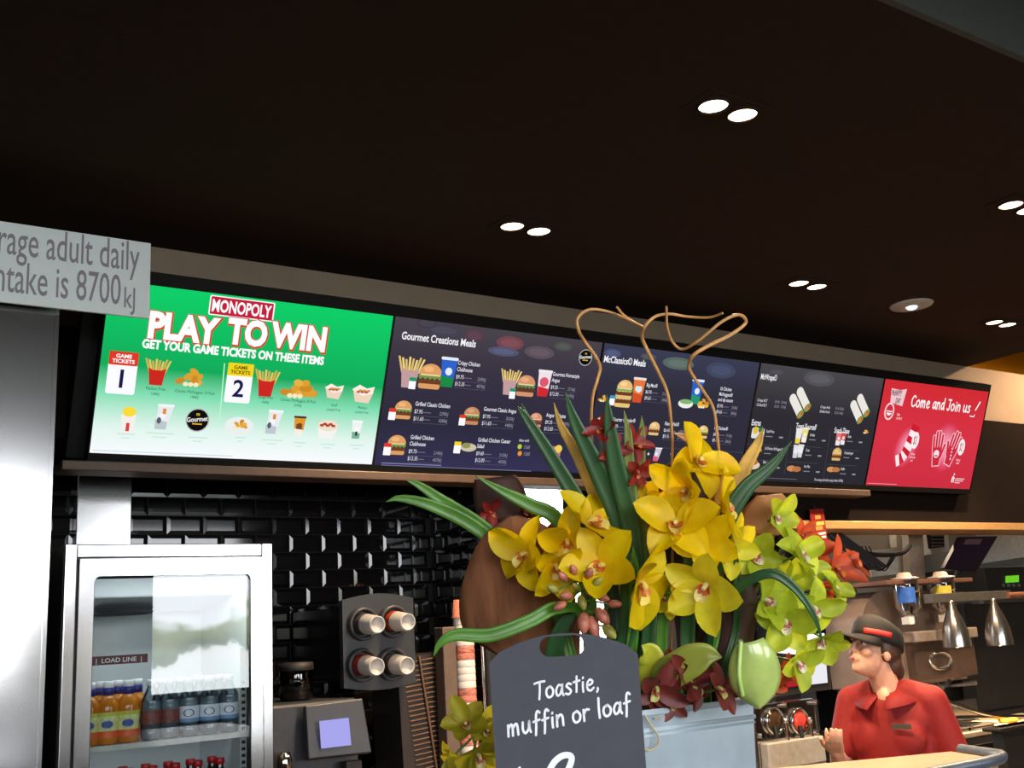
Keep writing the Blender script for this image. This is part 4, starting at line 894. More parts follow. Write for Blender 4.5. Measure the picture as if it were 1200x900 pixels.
# ================================================================== flower planter on the front counter
CT = 1.2
def sheet_mesh(rows, m=8, bulge=.0, fold=0., wave=0., seed=0):
    """surface through rows of (left point, right point); bulges towards the viewer"""
    r = random.Random(seed); k = len(rows); L = cat_rom([a for a, c in rows], 4); R = cat_rom([c for a, c in rows], 4); vs = []; fs = []
    for i, (a, c) in enumerate(zip(L, R)):
        s = i / (len(L) - 1)
        for j in range(m + 1):
            t = j / m; p = a.lerp(c, t); d = bulge * math.sin(PI * t) * (.35 + .65 * math.sin(PI * min(1, s * .9 + .1))) - fold * (1 - abs(2 * t - 1))
            vs.append(p + CB * (d + wave * math.sin(9 * s + 5 * t + seed)))
    for i in range(len(L) - 1):
        for j in range(m): fs.append((i * (m + 1) + j, i * (m + 1) + j + 1, (i + 1) * (m + 1) + j + 1, (i + 1) * (m + 1) + j))
    return MB().add(vs, fs, 0, True)
def solid(o, th=.0014):
    s = o.modifiers.new('thickness', 'SOLIDIFY'); s.thickness = th; s.offset = 0; return o
def blade_mesh(pts, width, fold=.25, taper=.55, tipw=.03, basew=.45):
    """strap leaf along 3-D points, V-folded along its midrib"""
    C = cat_rom(pts, 7); n = len(C); vs = []; fs = []
    for i, p in enumerate(C):
        t = (C[min(i + 1, n - 1)] - C[max(i - 1, 0)]).normalized(); view = (Vector(CAM) - p).normalized()
        side = t.cross(view)
        side = side.normalized() if side.length > 1e-3 else CR; nn = side.cross(t)
        s = i / (n - 1); w = width / 2 * (basew + (1 - basew) * min(1, s / .35)) * (1 if s < taper else max(tipw, 1 - ((s - taper) / (1 - taper)) ** 1.7))
        for q, f in ((-1, 0), (-.5, .55), (0, 1), (.5, .55), (1, 0)): vs.append(p + side * (w * q) - nn * (w * fold * f))
    for i in range(n - 1):
        for j in range(4): fs.append((i * 5 + j, i * 5 + j + 1, i * 5 + 6 + j, i * 5 + 5 + j))
    return MB().add(vs, fs, 0, True)
# materials
LEAF = mat('dark_green_leaf', (44, 84, 42), .35, 0, .3, 14, stretch=(1, 1, .15), transl=.12)
LEAF2 = mat('fresh_green_leaf', (84, 136, 44), .35, 0, .25, 18, transl=.2)
GOLDL = mat('golden_dry_leaf', (214, 170, 76), .4, 0, .3, 20, transl=.15)
GREYG = mat('green_gold_leaf', (120, 132, 62), .4, 0, .35, 16, transl=.15)
STEM = mat('green_stem', (88, 124, 48), .4, 0, .2, 30)
BARK = mat('brown_palm_sheath', (122, 78, 52), .8, 0, .36, 11, stretch=(5, 5, .7), bump=.5, spec=.2)
DBARK = mat('dark_brown_leaf', (66, 40, 32), .7, 0, .3, 12, stretch=(4, 4, 1))
TAN = mat('tan_dry_leaf', (196, 140, 92), .5, 0, .2, 16, transl=.2)
TWIG = mat('golden_twig', (206, 150, 92), .45, 0, .2, 40)
ZINC = mat('galvanised_zinc', (158, 172, 180), .42, .35, .10, 22, bump=.05)
# the planter
PY = 1.235
px1, px0 = atY(886, 850, PY).x, atY(700, 850, PY).x; rz = atY(820, 828, PY).z; pd = .19
pl = thing('flower_planter', 'grey galvanised metal planter the flowers stand in, right of the chalkboard', 'planter', ((px0 + px1) / 2, PY + pd / 2, CT))
b = MB(); tp = .012; th = .003
for ins, a, c in ((0, CT, rz),):
    lo = [(px0 + tp, PY + tp), (px1 - tp, PY + tp), (px1 - tp, PY + pd - tp), (px0 + tp, PY + pd - tp)]; hi = [(px0, PY), (px1, PY), (px1, PY + pd), (px0, PY + pd)]
    ih = [(px0 + th, PY + th), (px1 - th, PY + th), (px1 - th, PY + pd - th), (px0 + th, PY + pd - th)]
    vs = [(x, y, CT) for x, y in lo] + [(x, y, rz) for x, y in hi] + [(x, y, rz) for x, y in ih] + [(x, y, CT + .01) for x, y in lo]
    b.add(vs, [(3, 2, 1, 0), (12, 13, 14, 15)] + [f for i in range(4) for f in ((i, (i + 1) % 4, 4 + (i + 1) % 4, 4 + i), (4 + i, 4 + (i + 1) % 4, 8 + (i + 1) % 4, 8 + i), (8 + i, 8 + (i + 1) % 4, 12 + (i + 1) % 4, 12 + i))])
b.build('pan', ZINC, pl, bevel=.003)
def ring(z, o, r): return MB().tube([(px0 - o, PY - o, z), (px1 + o, PY - o, z), (px1 + o, PY + pd + o, z), (px0 - o, PY + pd + o, z)], r, 8, closed=True)
ring(rz, 0, .0045).build('rolled_rim', ZINC, pl)
zr = atY(820, 848, PY).z; ring(zr, -.0012, .0035).build('pressed_ridge', ZINC, pl); ring(zr - .008, -.0016, .002).build('pressed_ridge', ZINC, pl)
MB().box(px0 + .006, px1 - .006, PY + .006, PY + pd - .006, CT + .02, rz - .03).build('floral_foam', mat('dark_floral_foam', (38, 46, 30), .9, 0, .4, 60), pl)
def soil(px, dy=.5):
    p = atY(px, 840, PY + pd * dy); return Vector((min(max(p.x, px0 + .02), px1 - .02), PY + pd * dy, rz - .032))
st = [atY(755, 838, PY - .004), atY(763, 850, PY - .006), atY(771, 862, PY - .008), atY(771, 872, PY - .008), atY(762, 879, PY - .006), atY(755, 878, PY - .004)]
MB().tube(cat_rom(st, 6), .0014, 6).tube([atY(766, 842, PY - .002), atY(775, 841, PY - .002)], .0014, 6).build('raffia_tie', mat('raffia', (196, 178, 130), .7), pl)

# ---- orchids
def petal(b, ang, L, Wd, cup, tilt, M, mat=0, point=.6, seed=0):
    r = random.Random(seed); n, m = 7, 4; vs = []; fs = []
    for i in range(n + 1):
        s = i / n; w = Wd * (math.sin(PI * min(1, s ** .8 * .96 + .04)) ** point) * (1 if i < n else .12)
        for j in range(m + 1):
            t = 2 * j / m - 1
            y = L * s; x = w * t / 2; z = cup * Wd * (t * t) * .55 * math.sin(PI * s) + L * (math.sin(tilt) * s + cup * .55 * s * s * (-.5 if tilt < .2 else .3)) + r.uniform(-.002, .002)
            c, sn = math.cos(ang), math.sin(ang); vs.append((x * c - y * sn, x * sn + y * c, z))
    for i in range(n):
        for j in range(m): fs.append((i * (m + 1) + j, i * (m + 1) + j + 1, (i + 1) * (m + 1) + j + 1, (i + 1) * (m + 1) + j))
    b.add(vs, fs, mat, True, M)
def orchid_meshes(seed, narrow=1.):
    r = random.Random(seed); b = MB(); I = Matrix.Identity(4)
    for k, a in enumerate((0, 2 * PI / 5 * 1.02, -2 * PI / 5 * 1.02, 2.45, -2.45)):
        petal(b, a + r.uniform(-.12, .12), 1.0 * r.uniform(.92, 1.05), (.72 if k else .64) * narrow * r.uniform(.9, 1.12), r.uniform(.3, .75), r.uniform(.0, .75), I, 0, .62, seed * 9 + k)
    l = MB()
    petal(l, PI, .36, .32, .9, .55, Matrix.Translation((0, 0, .04)), 0, .5, seed); petal(l, PI - .9, .2, .2, .8, .9, Matrix.Translation((0, 0, .04)), 1, .5, seed + 1); petal(l, PI + .9, .2, .2, .8, .9, Matrix.Translation((0, 0, .04)), 1, .5, seed + 2)
    l.tube(cat_rom([(0, .02, 0), (0, .03, .12), (0, -.03, .24)], 4), [.07, .07, .07, .07, .065, .065, .06, .06, .05], 8, 0)
    for q in range(7): l.ell((r.uniform(-.12, .12), -.16 - .2 * r.random(), .17 + .03 * r.random()), (.022, .022, .014), 6, 1)
    return b, l
FLOW = {}
KINDS = {'yellow': ((255, 212, 4), (240, 214, 110), (206, 110, 40)), 'paleyellow': ((250, 228, 50), (244, 226, 150), (196, 90, 50)), 'green': ((192, 206, 52), (236, 226, 190), (190, 110, 100)), 'maroon': ((112, 40, 34), (196, 190, 110), (150, 60, 50)), 'orange': ((198, 84, 46), (216, 130, 60), (150, 40, 30)), 'red': ((142, 38, 34), (206, 120, 60), (150, 40, 40)), 'olive': ((186, 178, 44), (230, 214, 150), (180, 90, 60))}
for nm, (c1, c2, c3) in KINDS.items():
    mt = [mat('orchid_petal_' + nm, c1, .5, 0, .16, 2, transl=.45 if nm not in ('maroon', 'red') else .15), mat('orchid_lip_' + nm, c2, .45, 0, .1, 4, transl=.2), mat('orchid_spots_' + nm, c3, .45, 0, .2, 6)]
    FLOW[nm] = []
    for v in range(3):
        p, l = orchid_meshes(11 * v + len(nm), .8 if nm in ('red', 'maroon', 'orange') else 1.)
        po = p.build('flower', [mt[0]], local=True); lo = l.build('lip', [mt[1], mt[2]], local=True); COL.objects.unlink(po); COL.objects.unlink(lo); FLOW[nm].append((po.data, lo.data))
def spray(name, label, kind, base, flowers, D0, group, stem_r=.0032, cat='flower', mid=None):
    t = thing(name, label, cat, base, group); b = MB(); rnd = random.Random(len(label))
    ctr = [atD(f[0], f[1], D0 + f[5]) for f in flowers]
    top = max(ctr, key=lambda p: p.z); m = [Vector(base)] + ([atD(*q) for q in mid] if mid else [Vector(base).lerp(top, .5) + CB * -.03]) + [top - CB * .05]
    C = cat_rom(m, 12); b.tube(C, [stem_r * (1.1 - .5 * i / len(C)) for i in range(len(C))], 8)
    for i, (f, p) in enumerate(zip(flowers, ctr)):
        px, py, r, a, u, dd = f; a += rnd.uniform(-.85, .85); u += rnd.uniform(-.6, .7); face = (CB + CR * a + CU * u).normalized()
        q = face.to_track_quat('Z', 'Y') @ Quaternion((0, 0, 1), rnd.uniform(-.9, .9))
        sz = r * (1.12 if 'yellow' in kind else 1.0) * (D0 + dd) / F_PX; md, ld = FLOW[kind][i % 3]
        n = min(range(len(C)), key=lambda j: (C[j] - (p - face * .06)).length); s0 = C[max(0, n - 3)]
        b.tube(cat_rom([s0, s0.lerp(p, .55) - face * .02, p - face * .004], 5), stem_r * .55, 6)
        o = bpy.data.objects.new('flower', md); COL.objects.link(o); o.parent = t; o.location = p - Vector(base); o.rotation_mode = 'QUATERNION'; o.rotation_quaternion = q; o.scale = (sz,) * 3
        l = bpy.data.objects.new('lip', ld); COL.objects.link(l); l.parent = o
    b.build('stem', STEM, t); return t
spray('orchid_spray', 'bright yellow orchid spray on the left, above the chalkboard', 'yellow', soil(690, .5), [(618, 650, 42, -.8, .1, 0), (650, 662, 36, -.1, -.5, -.02), (690, 614, 50, .3, .55, .02), (664, 634, 38, -.2, .2, .03), (705, 664, 44, .25, .0, -.03), (748, 684, 54, .35, .1, -.04), (792, 694, 28, .6, -.2, .0)], 1.60, 'yellow orchid sprays')
spray('orchid_spray', 'golden yellow orchid spray standing highest, right of the long dark leaves', 'yellow', soil(800, .5), [(816, 542, 42, .1, .7, .03), (806, 574, 40, -.4, .2, 0), (846, 592, 46, .5, .3, 0), (792, 616, 46, -.1, .1, -.03), (824, 632, 38, .3, 0, -.02), (756, 582, 24, -.3, .4, .05)], 1.62, 'yellow orchid sprays')
spray('orchid_spray', 'lemon yellow orchid spray low in the middle, over the zinc planter', 'paleyellow', soil(815, .35), [(828, 686, 46, .2, -.1, -.03), (850, 640, 34, .4, .2, .03), (776, 700, 24, .4, -.3, .02)], 1.60, 'yellow orchid sprays')
spray('orchid_spray', 'lime green orchid spray leaning to the right above the planter corner', 'green', soil(860, .5), [(908, 606, 30, .3, .7, .03), (884, 652, 34, -.2, .3, .02), (934, 650, 38, .6, .3, 0), (896, 704, 38, 0, .1, -.03), (920, 728, 40, .2, -.1, -.04), (952, 712, 36, .6, 0, 0), (962, 748, 34, .7, -.2, 0), (934, 776, 32, .2, -.4, -.02), (976, 690, 28, .9, .1, .04), (924, 680, 32, .3, .3, .03), (946, 672, 30, .5, .5, .05)], 1.62, 'green orchid sprays')
spray('orchid_spray', 'olive green orchid spray drooping at the left edge of the chalkboard', 'olive', soil(640, .3), [(546, 850, 32, -.5, .3, 0), (560, 884, 38, -.2, .0, -.02), (530, 886, 22, -.9, .1, .02), (572, 858, 26, .2, .2, .03), (544, 906, 30, -.4, -.2, 0)], 1.56, 'green orchid sprays', mid=[(610, 830, 1.60), (575, 838, 1.6)])
spray('orchid_spray', 'dark maroon orchid spray lying over the front rim of the zinc planter', 'maroon', soil(800, .2), [(768, 806, 38, -.1, .2, 0), (804, 790, 32, 0, .4, .02), (840, 808, 36, .3, 0, -.01), (812, 806, 30, .1, .1, .01), (786, 792, 28, -.2, .5, .03), (790, 822, 24, -.1, -.2, .01)], 1.555, 'maroon orchid sprays')
spray('orchid_spray', 'orange red orchid spray reaching out to the far right', 'orange', soil(880, .8), [(952, 650, 30, .3, .5, .04), (976, 668, 36, .7, .1, .02), (1000, 660, 22, .9, .3, .04), (966, 690, 26, .4, -.3, .03), (938, 628, 22, 0, .6, .06)], 1.70, 'red orchid sprays')
spray('orchid_spray', 'small coral red orchid spray tucked under the big green heart-shaped leaf', 'orange', soil(885, .3), [(902, 796, 26, .3, -.2, 0), (916, 786, 22, .6, 0, .02), (896, 812, 18, 0, -.5, 0)], 1.62, 'red orchid sprays')
spray('orchid_spray', 'tall red orchid spike rising between the upright dark leaves', 'red', soil(730, .7), [(706, 504, 22, -.2, .4, 0), (716, 528, 22, .1, .2, 0), (742, 522, 24, .3, .3, .02), (746, 552, 22, .3, 0, 0), (722, 556, 20, -.2, 0, .02), (736, 590, 20, .2, -.2, .02)], 1.645, 'red orchid sprays')
spray('orchid_spray', 'red orchid spray half hidden behind the golden yellow orchids', 'orange', soil(770, .7), [(784, 592, 24, -.1, .1, 0), (772, 610, 20, -.3, -.2, 0), (758, 598, 18, -.5, .3, .02)], 1.67, 'red orchid sprays')
spray('orchid_spray', 'dusky red orchid spray beside the big brown sheath on the left', 'red', soil(650, .7), [(574, 600, 20, -.3, .3, .02), (596, 640, 18, .2, 0, 0), (640, 634, 26, .1, .1, .02), (622, 606, 18, 0, .5, .03), (650, 648, 22, .2, -.2, .02)], 1.70, 'red orchid sprays')
# bud cluster
t = thing('orchid_bud_spray', 'cluster of pinkish green orchid buds under the left yellow flowers', 'flower', soil(700, .3)); BUD = mat('pink_green_bud', (176, 104, 84), .4, 0, .45, 60); GBUD = mat('green_bud', (150, 146, 66), .4, 0, .3, 60)
b = MB(); base = soil(700, .3); tip = atD(680, 668, 1.57); C = cat_rom([base, base.lerp(tip, .5) - CB * .02, tip], 8); b.tube(C, .003, 8); b.build('stem', STEM, t); rr = random.Random(4)
for k, (px, py, a, L) in enumerate(((648, 690, 2.6, 18), (660, 676, 2.2, 17), (672, 668, 1.9, 16), (690, 672, 1.2, 17), (700, 682, .8, 16), (664, 698, 3.0, 18), (694, 694, .2, 17), (706, 700, -.2, 18), (682, 706, -1.3, 19), (684, 730, -1.6, 26), (695, 734, -1.3, 26), (706, 722, -.9, 24), (714, 740, -.8, 22), (700, 752, -1.1, 22), (656, 710, 3.5, 18), (720, 708, .1, 18), (676, 688, 2.4, 15))):
    c = atD(px, py, 1.545 + rr.uniform(-.01, .012)); d = (CR * math.cos(a) + CU * math.sin(a) + CB * .5).normalized(); s = L * 1.55 / F_PX
    Mx = Matrix.Translation(c) @ d.to_track_quat('Z', 'Y').to_matrix().to_4x4()
    bb = MB().lathe([(0, -s * .5), (s * .16, -s * .42), (s * .3, -s * .1), (s * .27, s * .2), (s * .12, s * .45), (0, s * .52)], 10, 0, Mx)
    n = min(range(len(C)), key=lambda j: (C[j] - c).length); bb.tube([C[n], C[n].lerp(c, .5), c - d * s * .4], .0014, 5, 1); bb.build('bud', [BUD if k % 4 else GBUD, STEM], t)

# ---- leaves
def leaf(name, label, pts, D, wpx, m, base_px, dy=.5, group=None, fold=.25, taper=.5, cat='leaf', **kw):
    base = soil(base_px, dy); P = [base] + [atD(p[0], p[1], D + (p[2] if len(p) > 2 else 0)) for p in pts]
    o = blade_mesh(P, wpx * (.86 if cat == 'leaf' else 1) * D / F_PX, fold, taper, **kw).build(name, m, org=base); solid(o); tag(o, label, cat, group); return o
g = 'upright strap leaves'
leaf('strap_leaf', 'long dark green upright leaf leaning left, outermost of the upright leaves', [(720, 700), (690, 612), (652, 545), (618, 492), (606, 476)], 1.66, 21, LEAF, 725, .5, g)
leaf('strap_leaf', 'slim dark green leaf tip just behind the outermost upright leaf', [(715, 700), (682, 610), (645, 535), (616, 486), (611, 472)], 1.69, 14, LEAF, 722, .6, g)
leaf('strap_leaf', 'golden dry upright leaf between two dark green ones on the left', [(728, 690), (706, 605), (680, 540), (658, 500), (649, 472)], 1.68, 17, GOLDL, 730, .55, g)
leaf('strap_leaf', 'broad dark green upright leaf, with its tip left of the red spike', [(742, 690), (726, 612), (700, 550), (674, 495), (662, 458)], 1.64, 27, LEAF, 742, .5, g)
leaf('strap_leaf', 'broad dark green leaf standing nearly straight, tallest in the middle', [(750, 700), (738, 610), (722, 545), (714, 495), (711, 462)], 1.63, 25, LEAF, 750, .45, g)
leaf('strap_leaf', 'green upright leaf with a golden tip, right of the tallest leaf', [(752, 700), (744, 620), (738, 560), (736, 510), (731, 480)], 1.65, 18, GREYG, 755, .55, g)
leaf('strap_leaf', 'grey green upright leaf, rightmost of the middle bunch', [(760, 700), (752, 620), (750, 560), (752, 510), (752, 487)], 1.67, 17, GREYG, 760, .6, g)
leaf('strap_leaf', 'gold tipped leaf pointing up right beside the golden yellow orchids', [(845, 690), (858, 590), (872, 550), (888, 520), (894, 502)], 1.68, 21, GOLDL, 835, .6, g)
leaf('strap_leaf', 'short pale gold leaf behind the golden yellow orchids', [(840, 660), (845, 580), (852, 556), (856, 536)], 1.69, 18, GOLDL, 838, .7, g)
leaf('strap_leaf', 'dark green leaf arching up right to the McWraps screen', [(835, 700), (848, 622), (872, 575), (905, 545), (928, 517)], 1.62, 24, LEAF, 830, .45, g)
leaf('strap_leaf', 'dark leaf arching over the lime green orchids, tip hanging down', [(835, 730, -.02), (862, 692, -.05), (900, 672, -.07), (930, 688, -.08), (954, 722, -.09), (966, 760, -.09)], 1.60, 13, LEAF, 830, .3, g)
g = 'strap leaves spreading to the left'
leaf('strap_leaf', 'fresh green leaf reaching furthest left, lower of the pair over the tiles', [(640, 690), (585, 640, .03), (548, 612, .03), (505, 592, .02), (470, 584, .02), (452, 588, .02)], 1.66, 19, LEAF2, 690, .6, g)
leaf('strap_leaf', 'fresh green leaf reaching left, upper of the pair over the tiles', [(645, 690), (590, 638, .03), (558, 612, .03), (520, 588, .02), (490, 568, .02), (476, 563, .02)], 1.67, 19, LEAF2, 695, .65, g)
leaf('strap_leaf', 'green leaf tip below the Gourmet screen, behind the top of the brown sheath', [(690, 690), (655, 612), (622, 592), (590, 576), (556, 557)], 1.68, 20, LEAF2, 705, .7, g)
leaf('strap_leaf', 'bent green leaf with drooping tip across the brown sheath', [(685, 730), (655, 712, -.04), (620, 728, -.06), (575, 744, -.07), (535, 744, -.07), (516, 754, -.07), (508, 770, -.07)], 1.60, 18, LEAF2, 690, .35, g, taper=.6)
leaf('strap_leaf', 'dark leaf seen through the hand hole of the chalkboard', [(655, 790), (650, 760), (668, 720), (690, 700)], 1.60, 24, LEAF, 655, .3, g)
for k, (a, c, w, lab) in enumerate(((716, 735, 20, 'thick green stalk just above the right end of the chalkboard'), (738, 742, 13, 'slim green stalk between the chalkboard stalk and the middle ones'), (757, 760, 15, 'green stalk rising straight left of the low lemon orchid'), (775, 776, 13, 'green stalk below the middle yellow orchids'), (806, 806, 17, 'green stalk behind the low lemon yellow orchid'), (828, 838, 12, 'pale green stalk next to the dark brown sheath'), (848, 862, 9, 'thin green stalk under the lime green orchids'))):
    leaf('flower_stalk', lab, [(a, 790), (c, 740), (c + 2, 690), (c, 640)], 1.615, w, LEAF2 if k % 2 else LEAF, a, .35, 'green flower stalks', fold=.5, taper=.8, basew=.9, cat='stalk')
leaf('broad_leaf', 'broad yellow green leaf pointing right over the maroon orchids', [(778, 800, -.02), (800, 780, -.04), (826, 768, -.05), (846, 770, -.05)], 1.60, 44, mat('olive_leaf', (150, 158, 62), .35, 0, .35, 12, transl=.2), 785, .4, None, .3, .55)
leaf('broad_leaf', 'small yellow green leaf behind the left maroon orchid', [(760, 800, -.02), (764, 780, -.03), (762, 764, -.03), (752, 756, -.03)], 1.61, 36, mat('yellow_green_leaf', (196, 196, 56), .4, 0, .2, 14, transl=.25), 765, .4, None, .3, .55)
def sheath(name, label, rows, D, m, bulge, stem_to, cat='leaf', wave=.003, th=.002, seed=1):
    R = [(atD(a[0], a[1], D), atD(c[0], c[1], D)) for a, c in rows]; base = soil(*stem_to)
    e = R[-1][0].lerp(R[-1][1], .5); R += [(e.lerp(base, .6) - CR * .012, e.lerp(base, .6) + CR * .012), (base - CR * .008, base + CR * .008)]
    o = sheet_mesh(R, 10, bulge, 0, wave, seed).build(name, m, org=base); solid(o, th); tag(o, label, cat); return o
sheath('palm_sheath', 'large curved brown palm sheath on the left of the flowers', [((598, 604), (606, 604)), ((572, 622), (640, 616)), ((556, 645), (655, 640)), ((543, 680), (668, 676)), ((538, 712), (676, 712)), ((546, 742), (680, 745)), ((578, 764), (680, 772))], 1.66, BARK, .016, (712, .6), wave=.004)
sheath('dry_leaf', 'dark brown dry leaf behind the top of the palm sheath', [((556, 562), (604, 556)), ((555, 582), (616, 578)), ((560, 604), (622, 604)), ((575, 625), (630, 630))], 1.74, DBARK, .02, (665, .8), seed=3)
sheath('dry_leaf', 'dark maroon dome-shaped leaf behind the highest yellow orchids', [((806, 530), (822, 530)), ((778, 548), (838, 546)), ((762, 575), (850, 575)), ((758, 605), (850, 605)), ((764, 650), (848, 650)), ((790, 720), (840, 720))], 1.72, DBARK, .03, (800, .8), seed=5)
sheath('dry_leaf', 'tan curled dry leaf above the lime green orchids', [((886, 580), (915, 578)), ((878, 590), (926, 590)), ((868, 604), (924, 606)), ((862, 618), (916, 626)), ((868, 634), (900, 640))], 1.70, TAN, .03, (850, .7), wave=.006, seed=2)
sheath('dry_leaf', 'dark red brown sheath standing in the middle of the planter', [((850, 668), (874, 664)), ((842, 700), (886, 698)), ((836, 742), (884, 745)), ((828, 790), (872, 795))], 1.64, DBARK, .02, (848, .6), seed=8)
leaf('dry_leaf', 'tan dry leaf with curled tip above the highest yellow orchid', [(836, 620), (840, 565), (830, 536), (808, 516), (789, 507)], 1.70, 26, TAN, 830, .8, None, .4, .4)
# anthurium
b = sheet_mesh([(atD(a[0], a[1], 1.53), atD(c[0], c[1], 1.53)) for a, c in (((864, 754), (894, 747)), ((857, 768), (908, 764)), ((854, 788), (915, 788)), ((858, 806), (911, 808)), ((870, 820), (900, 822)), ((886, 829), (891, 829)))], 10, .016, 0, .001, 2)
t = thing('anthurium', 'big glossy green heart-shaped anthurium over the planter corner', 'flower', soil(868, .3))
solid(b.build('spathe', mat('glossy_green_spathe', (186, 206, 112), .22, 0, .28, 16, coat=.4, transl=.15), t), .002)
a = atD(868, 752, 1.525); c = atD(866, 790, 1.512); e2 = atD(870, 815, 1.518); MB().tube(cat_rom([a, c, e2], 8), .0032, 8).build('spadix', mat('pale_green_spadix', (176, 208, 110), .4), t)
bs = soil(868, .3); MB().tube(cat_rom([bs, bs.lerp(a, .6) - CB * .03, a], 8), .004, 8).build('stem', STEM, t)
# curly twigs
def twig(label, paths, base_px, dy, D=1.68, r=.0027):
    base = soil(base_px, dy); b = MB()
    for i, pts in enumerate(paths):
        P = [atD(p[0], p[1], D + .02 * math.sin(k * 1.3)) for k, p in enumerate(pts)]
        if i == 0: P = [base] + P
        C = cat_rom(P, 8); n = len(C); b.tube(C, [r * (1.15 - .45 * abs(2 * k / n - 1)) for k in range(n)], 7)
    tag(b.build('curly_twig', TWIG, org=base), label, 'twig', 'curly twigs above the flowers')
twig('curly twig on the left, looping over the Gourmet badge', [[(722, 700), (706, 600), (694, 520), (694, 470), (700, 445), (703, 431), (698, 418), (685, 400), (678, 387), (677, 373), (690, 363), (711, 365), (737, 375), (755, 384)]], 725, .6)
twig('curly twig in the middle, forking above the McClassics heading', [[(788, 660), (787, 565), (788, 520), (785, 479), (781, 457), (770, 433), (757, 407), (752, 394), (756, 382), (768, 371), (785, 368), (805, 371), (831, 372), (847, 367)], [(756, 385), (740, 376), (730, 369), (723, 360)]], 785, .7)
twig('curly twig on the right with the widest loop, hooked at the end', [[(846, 660), (845, 600), (843, 540), (840, 505), (836, 479), (826, 461), (813, 442), (807, 429), (813, 416), (831, 405), (857, 392), (874, 378), (866, 369), (846, 377), (820, 398), (801, 409), (789, 402), (782, 383), (781, 359)]], 842, .6)

# ================================================================== chalkboard
BX, BY = Vector((.832, -.555, 0)).normalized(), Vector((.555, .832, 0)).normalized(); BZV = Vector((0, 0, 1)); BP0 = atD(660, 745, 1.35)
def buv(px, py):
    d = Vector(ray(px, py)); tt = (BP0 - Vector(CAM)).dot(BY) / d.dot(BY); p = Vector(CAM) + d * tt; return (p - BP0).dot(BX), p.z
bo = Vector((BP0.x, BP0.y, CT)); ang = math.atan2(BX.y, BX.x)
t = thing('chalkboard', 'dark grey chalkboard tag with white handwriting and a hand hole', 'sign', bo, rot=(0, 0, ang))
ul, ur = buv(573, 772)[0], buv(747, 764)[0]; zs = (buv(573, 772)[1] + buv(747, 764)[1]) / 2 - CT; zt = buv(660, 742)[1] - CT
wl, wr_ = buv(581, 900)[0], buv(757, 900)[0]; k = (zs - (buv(660, 900)[1] - CT)); bl, brr = ul + (wl - ul) * zs / k, ur + (wr_ - ur) * zs / k
out = [(bl, 0), (brr, 0), (ur, zs - .004)] + [(ur + (ul - ur) * f, zs + (zt - zs) * math.sin(PI * f) ** .8) for f in [i / 14 for i in range(1, 14)]] + [(ul, zs - .004)]
sl, sr = buv(632, 757), buv(685, 757); sx0, sx1 = sl[0], sr[0]; szc = buv(658, 757)[1] - CT; sr_ = .0125
hole = [(sx1 - sr_ + sr_ * math.cos(a), szc + sr_ * math.sin(a)) for a in [-PI / 2 + PI * i / 8 for i in range(9)]] + [(sx0 + sr_ + sr_ * math.cos(a), szc + sr_ * math.sin(a)) for a in [PI / 2 + PI * i / 8 for i in range(9)]]
bm = bmesh.new()
def loop(pts):
    v = [bm.verts.new((x, 0, z)) for x, z in pts]; return [bm.edges.new((v[i], v[(i + 1) % len(v)])) for i in range(len(v))]
ed = loop(out) + loop(hole); bmesh.ops.triangle_fill(bm, edges=ed, use_beauty=True)
me = bpy.data.meshes.new('board'); bm.to_mesh(me); bm.free(); me.materials.append(mat('chalkboard_slate', (64, 66, 74), .75, 0, .08, 40))
o = bpy.data.objects.new('board', me); COL.objects.link(o); o.parent = t
s = o.modifiers.new('thickness', 'SOLIDIFY'); s.thickness = .006; s.offset = 0
CHALK = mat('white_chalk_pen', (240, 242, 248), .8, 0, .03)
b = MB()
def chalk(s, p0, p1, hx, w=.2):
    hx *= .906
    a, c = buv(*p0), buv(*p1); v, f, wd = pen_text(s, w); L = math.hypot(c[0] - a[0], c[1] - a[1]); th_ = math.atan2(c[1] - a[1], c[0] - a[0]); sx = L / wd
    co, si = math.cos(th_), math.sin(th_); b.add([(a[0] + (p[0] * sx + .12 * p[1] * hx) * co - p[1] * hx * si, -.0036, a[1] - CT + (p[0] * sx + .12 * p[1] * hx) * si + p[1] * hx * co) for p in v], f)
chalk('Toastie,', (627, 820), (704, 807), .0148, .21); chalk('muffin or loaf', (595, 863), (741, 833), .0150, .22)
def chalk_line(pts, wpx): 
    v, f = ribbon([(buv(*p)[0], buv(*p)[1] - CT) for p in pts], wpx * 1.35 / F_PX); b.add([(p[0], -.0036, p[1]) for p in v], f)
chalk_line([(642, 905), (650, 892), (660, 885), (669, 886), (668, 896), (658, 916), (642, 940), (650, 940), (684, 932)], 7)
chalk_line([(620, 912), (610, 908), (600, 918), (612, 930), (618, 942), (604, 952)], 5); chalk_line([(609, 900), (608, 960)], 4)
b.build('chalk_writing', CHALK, t, local=True)
# ================================================================== kitchen side, right
def px_box(b, pts, y, th, mat=0): return slab(b, facing(quad_px(pts, y)), th, mat)
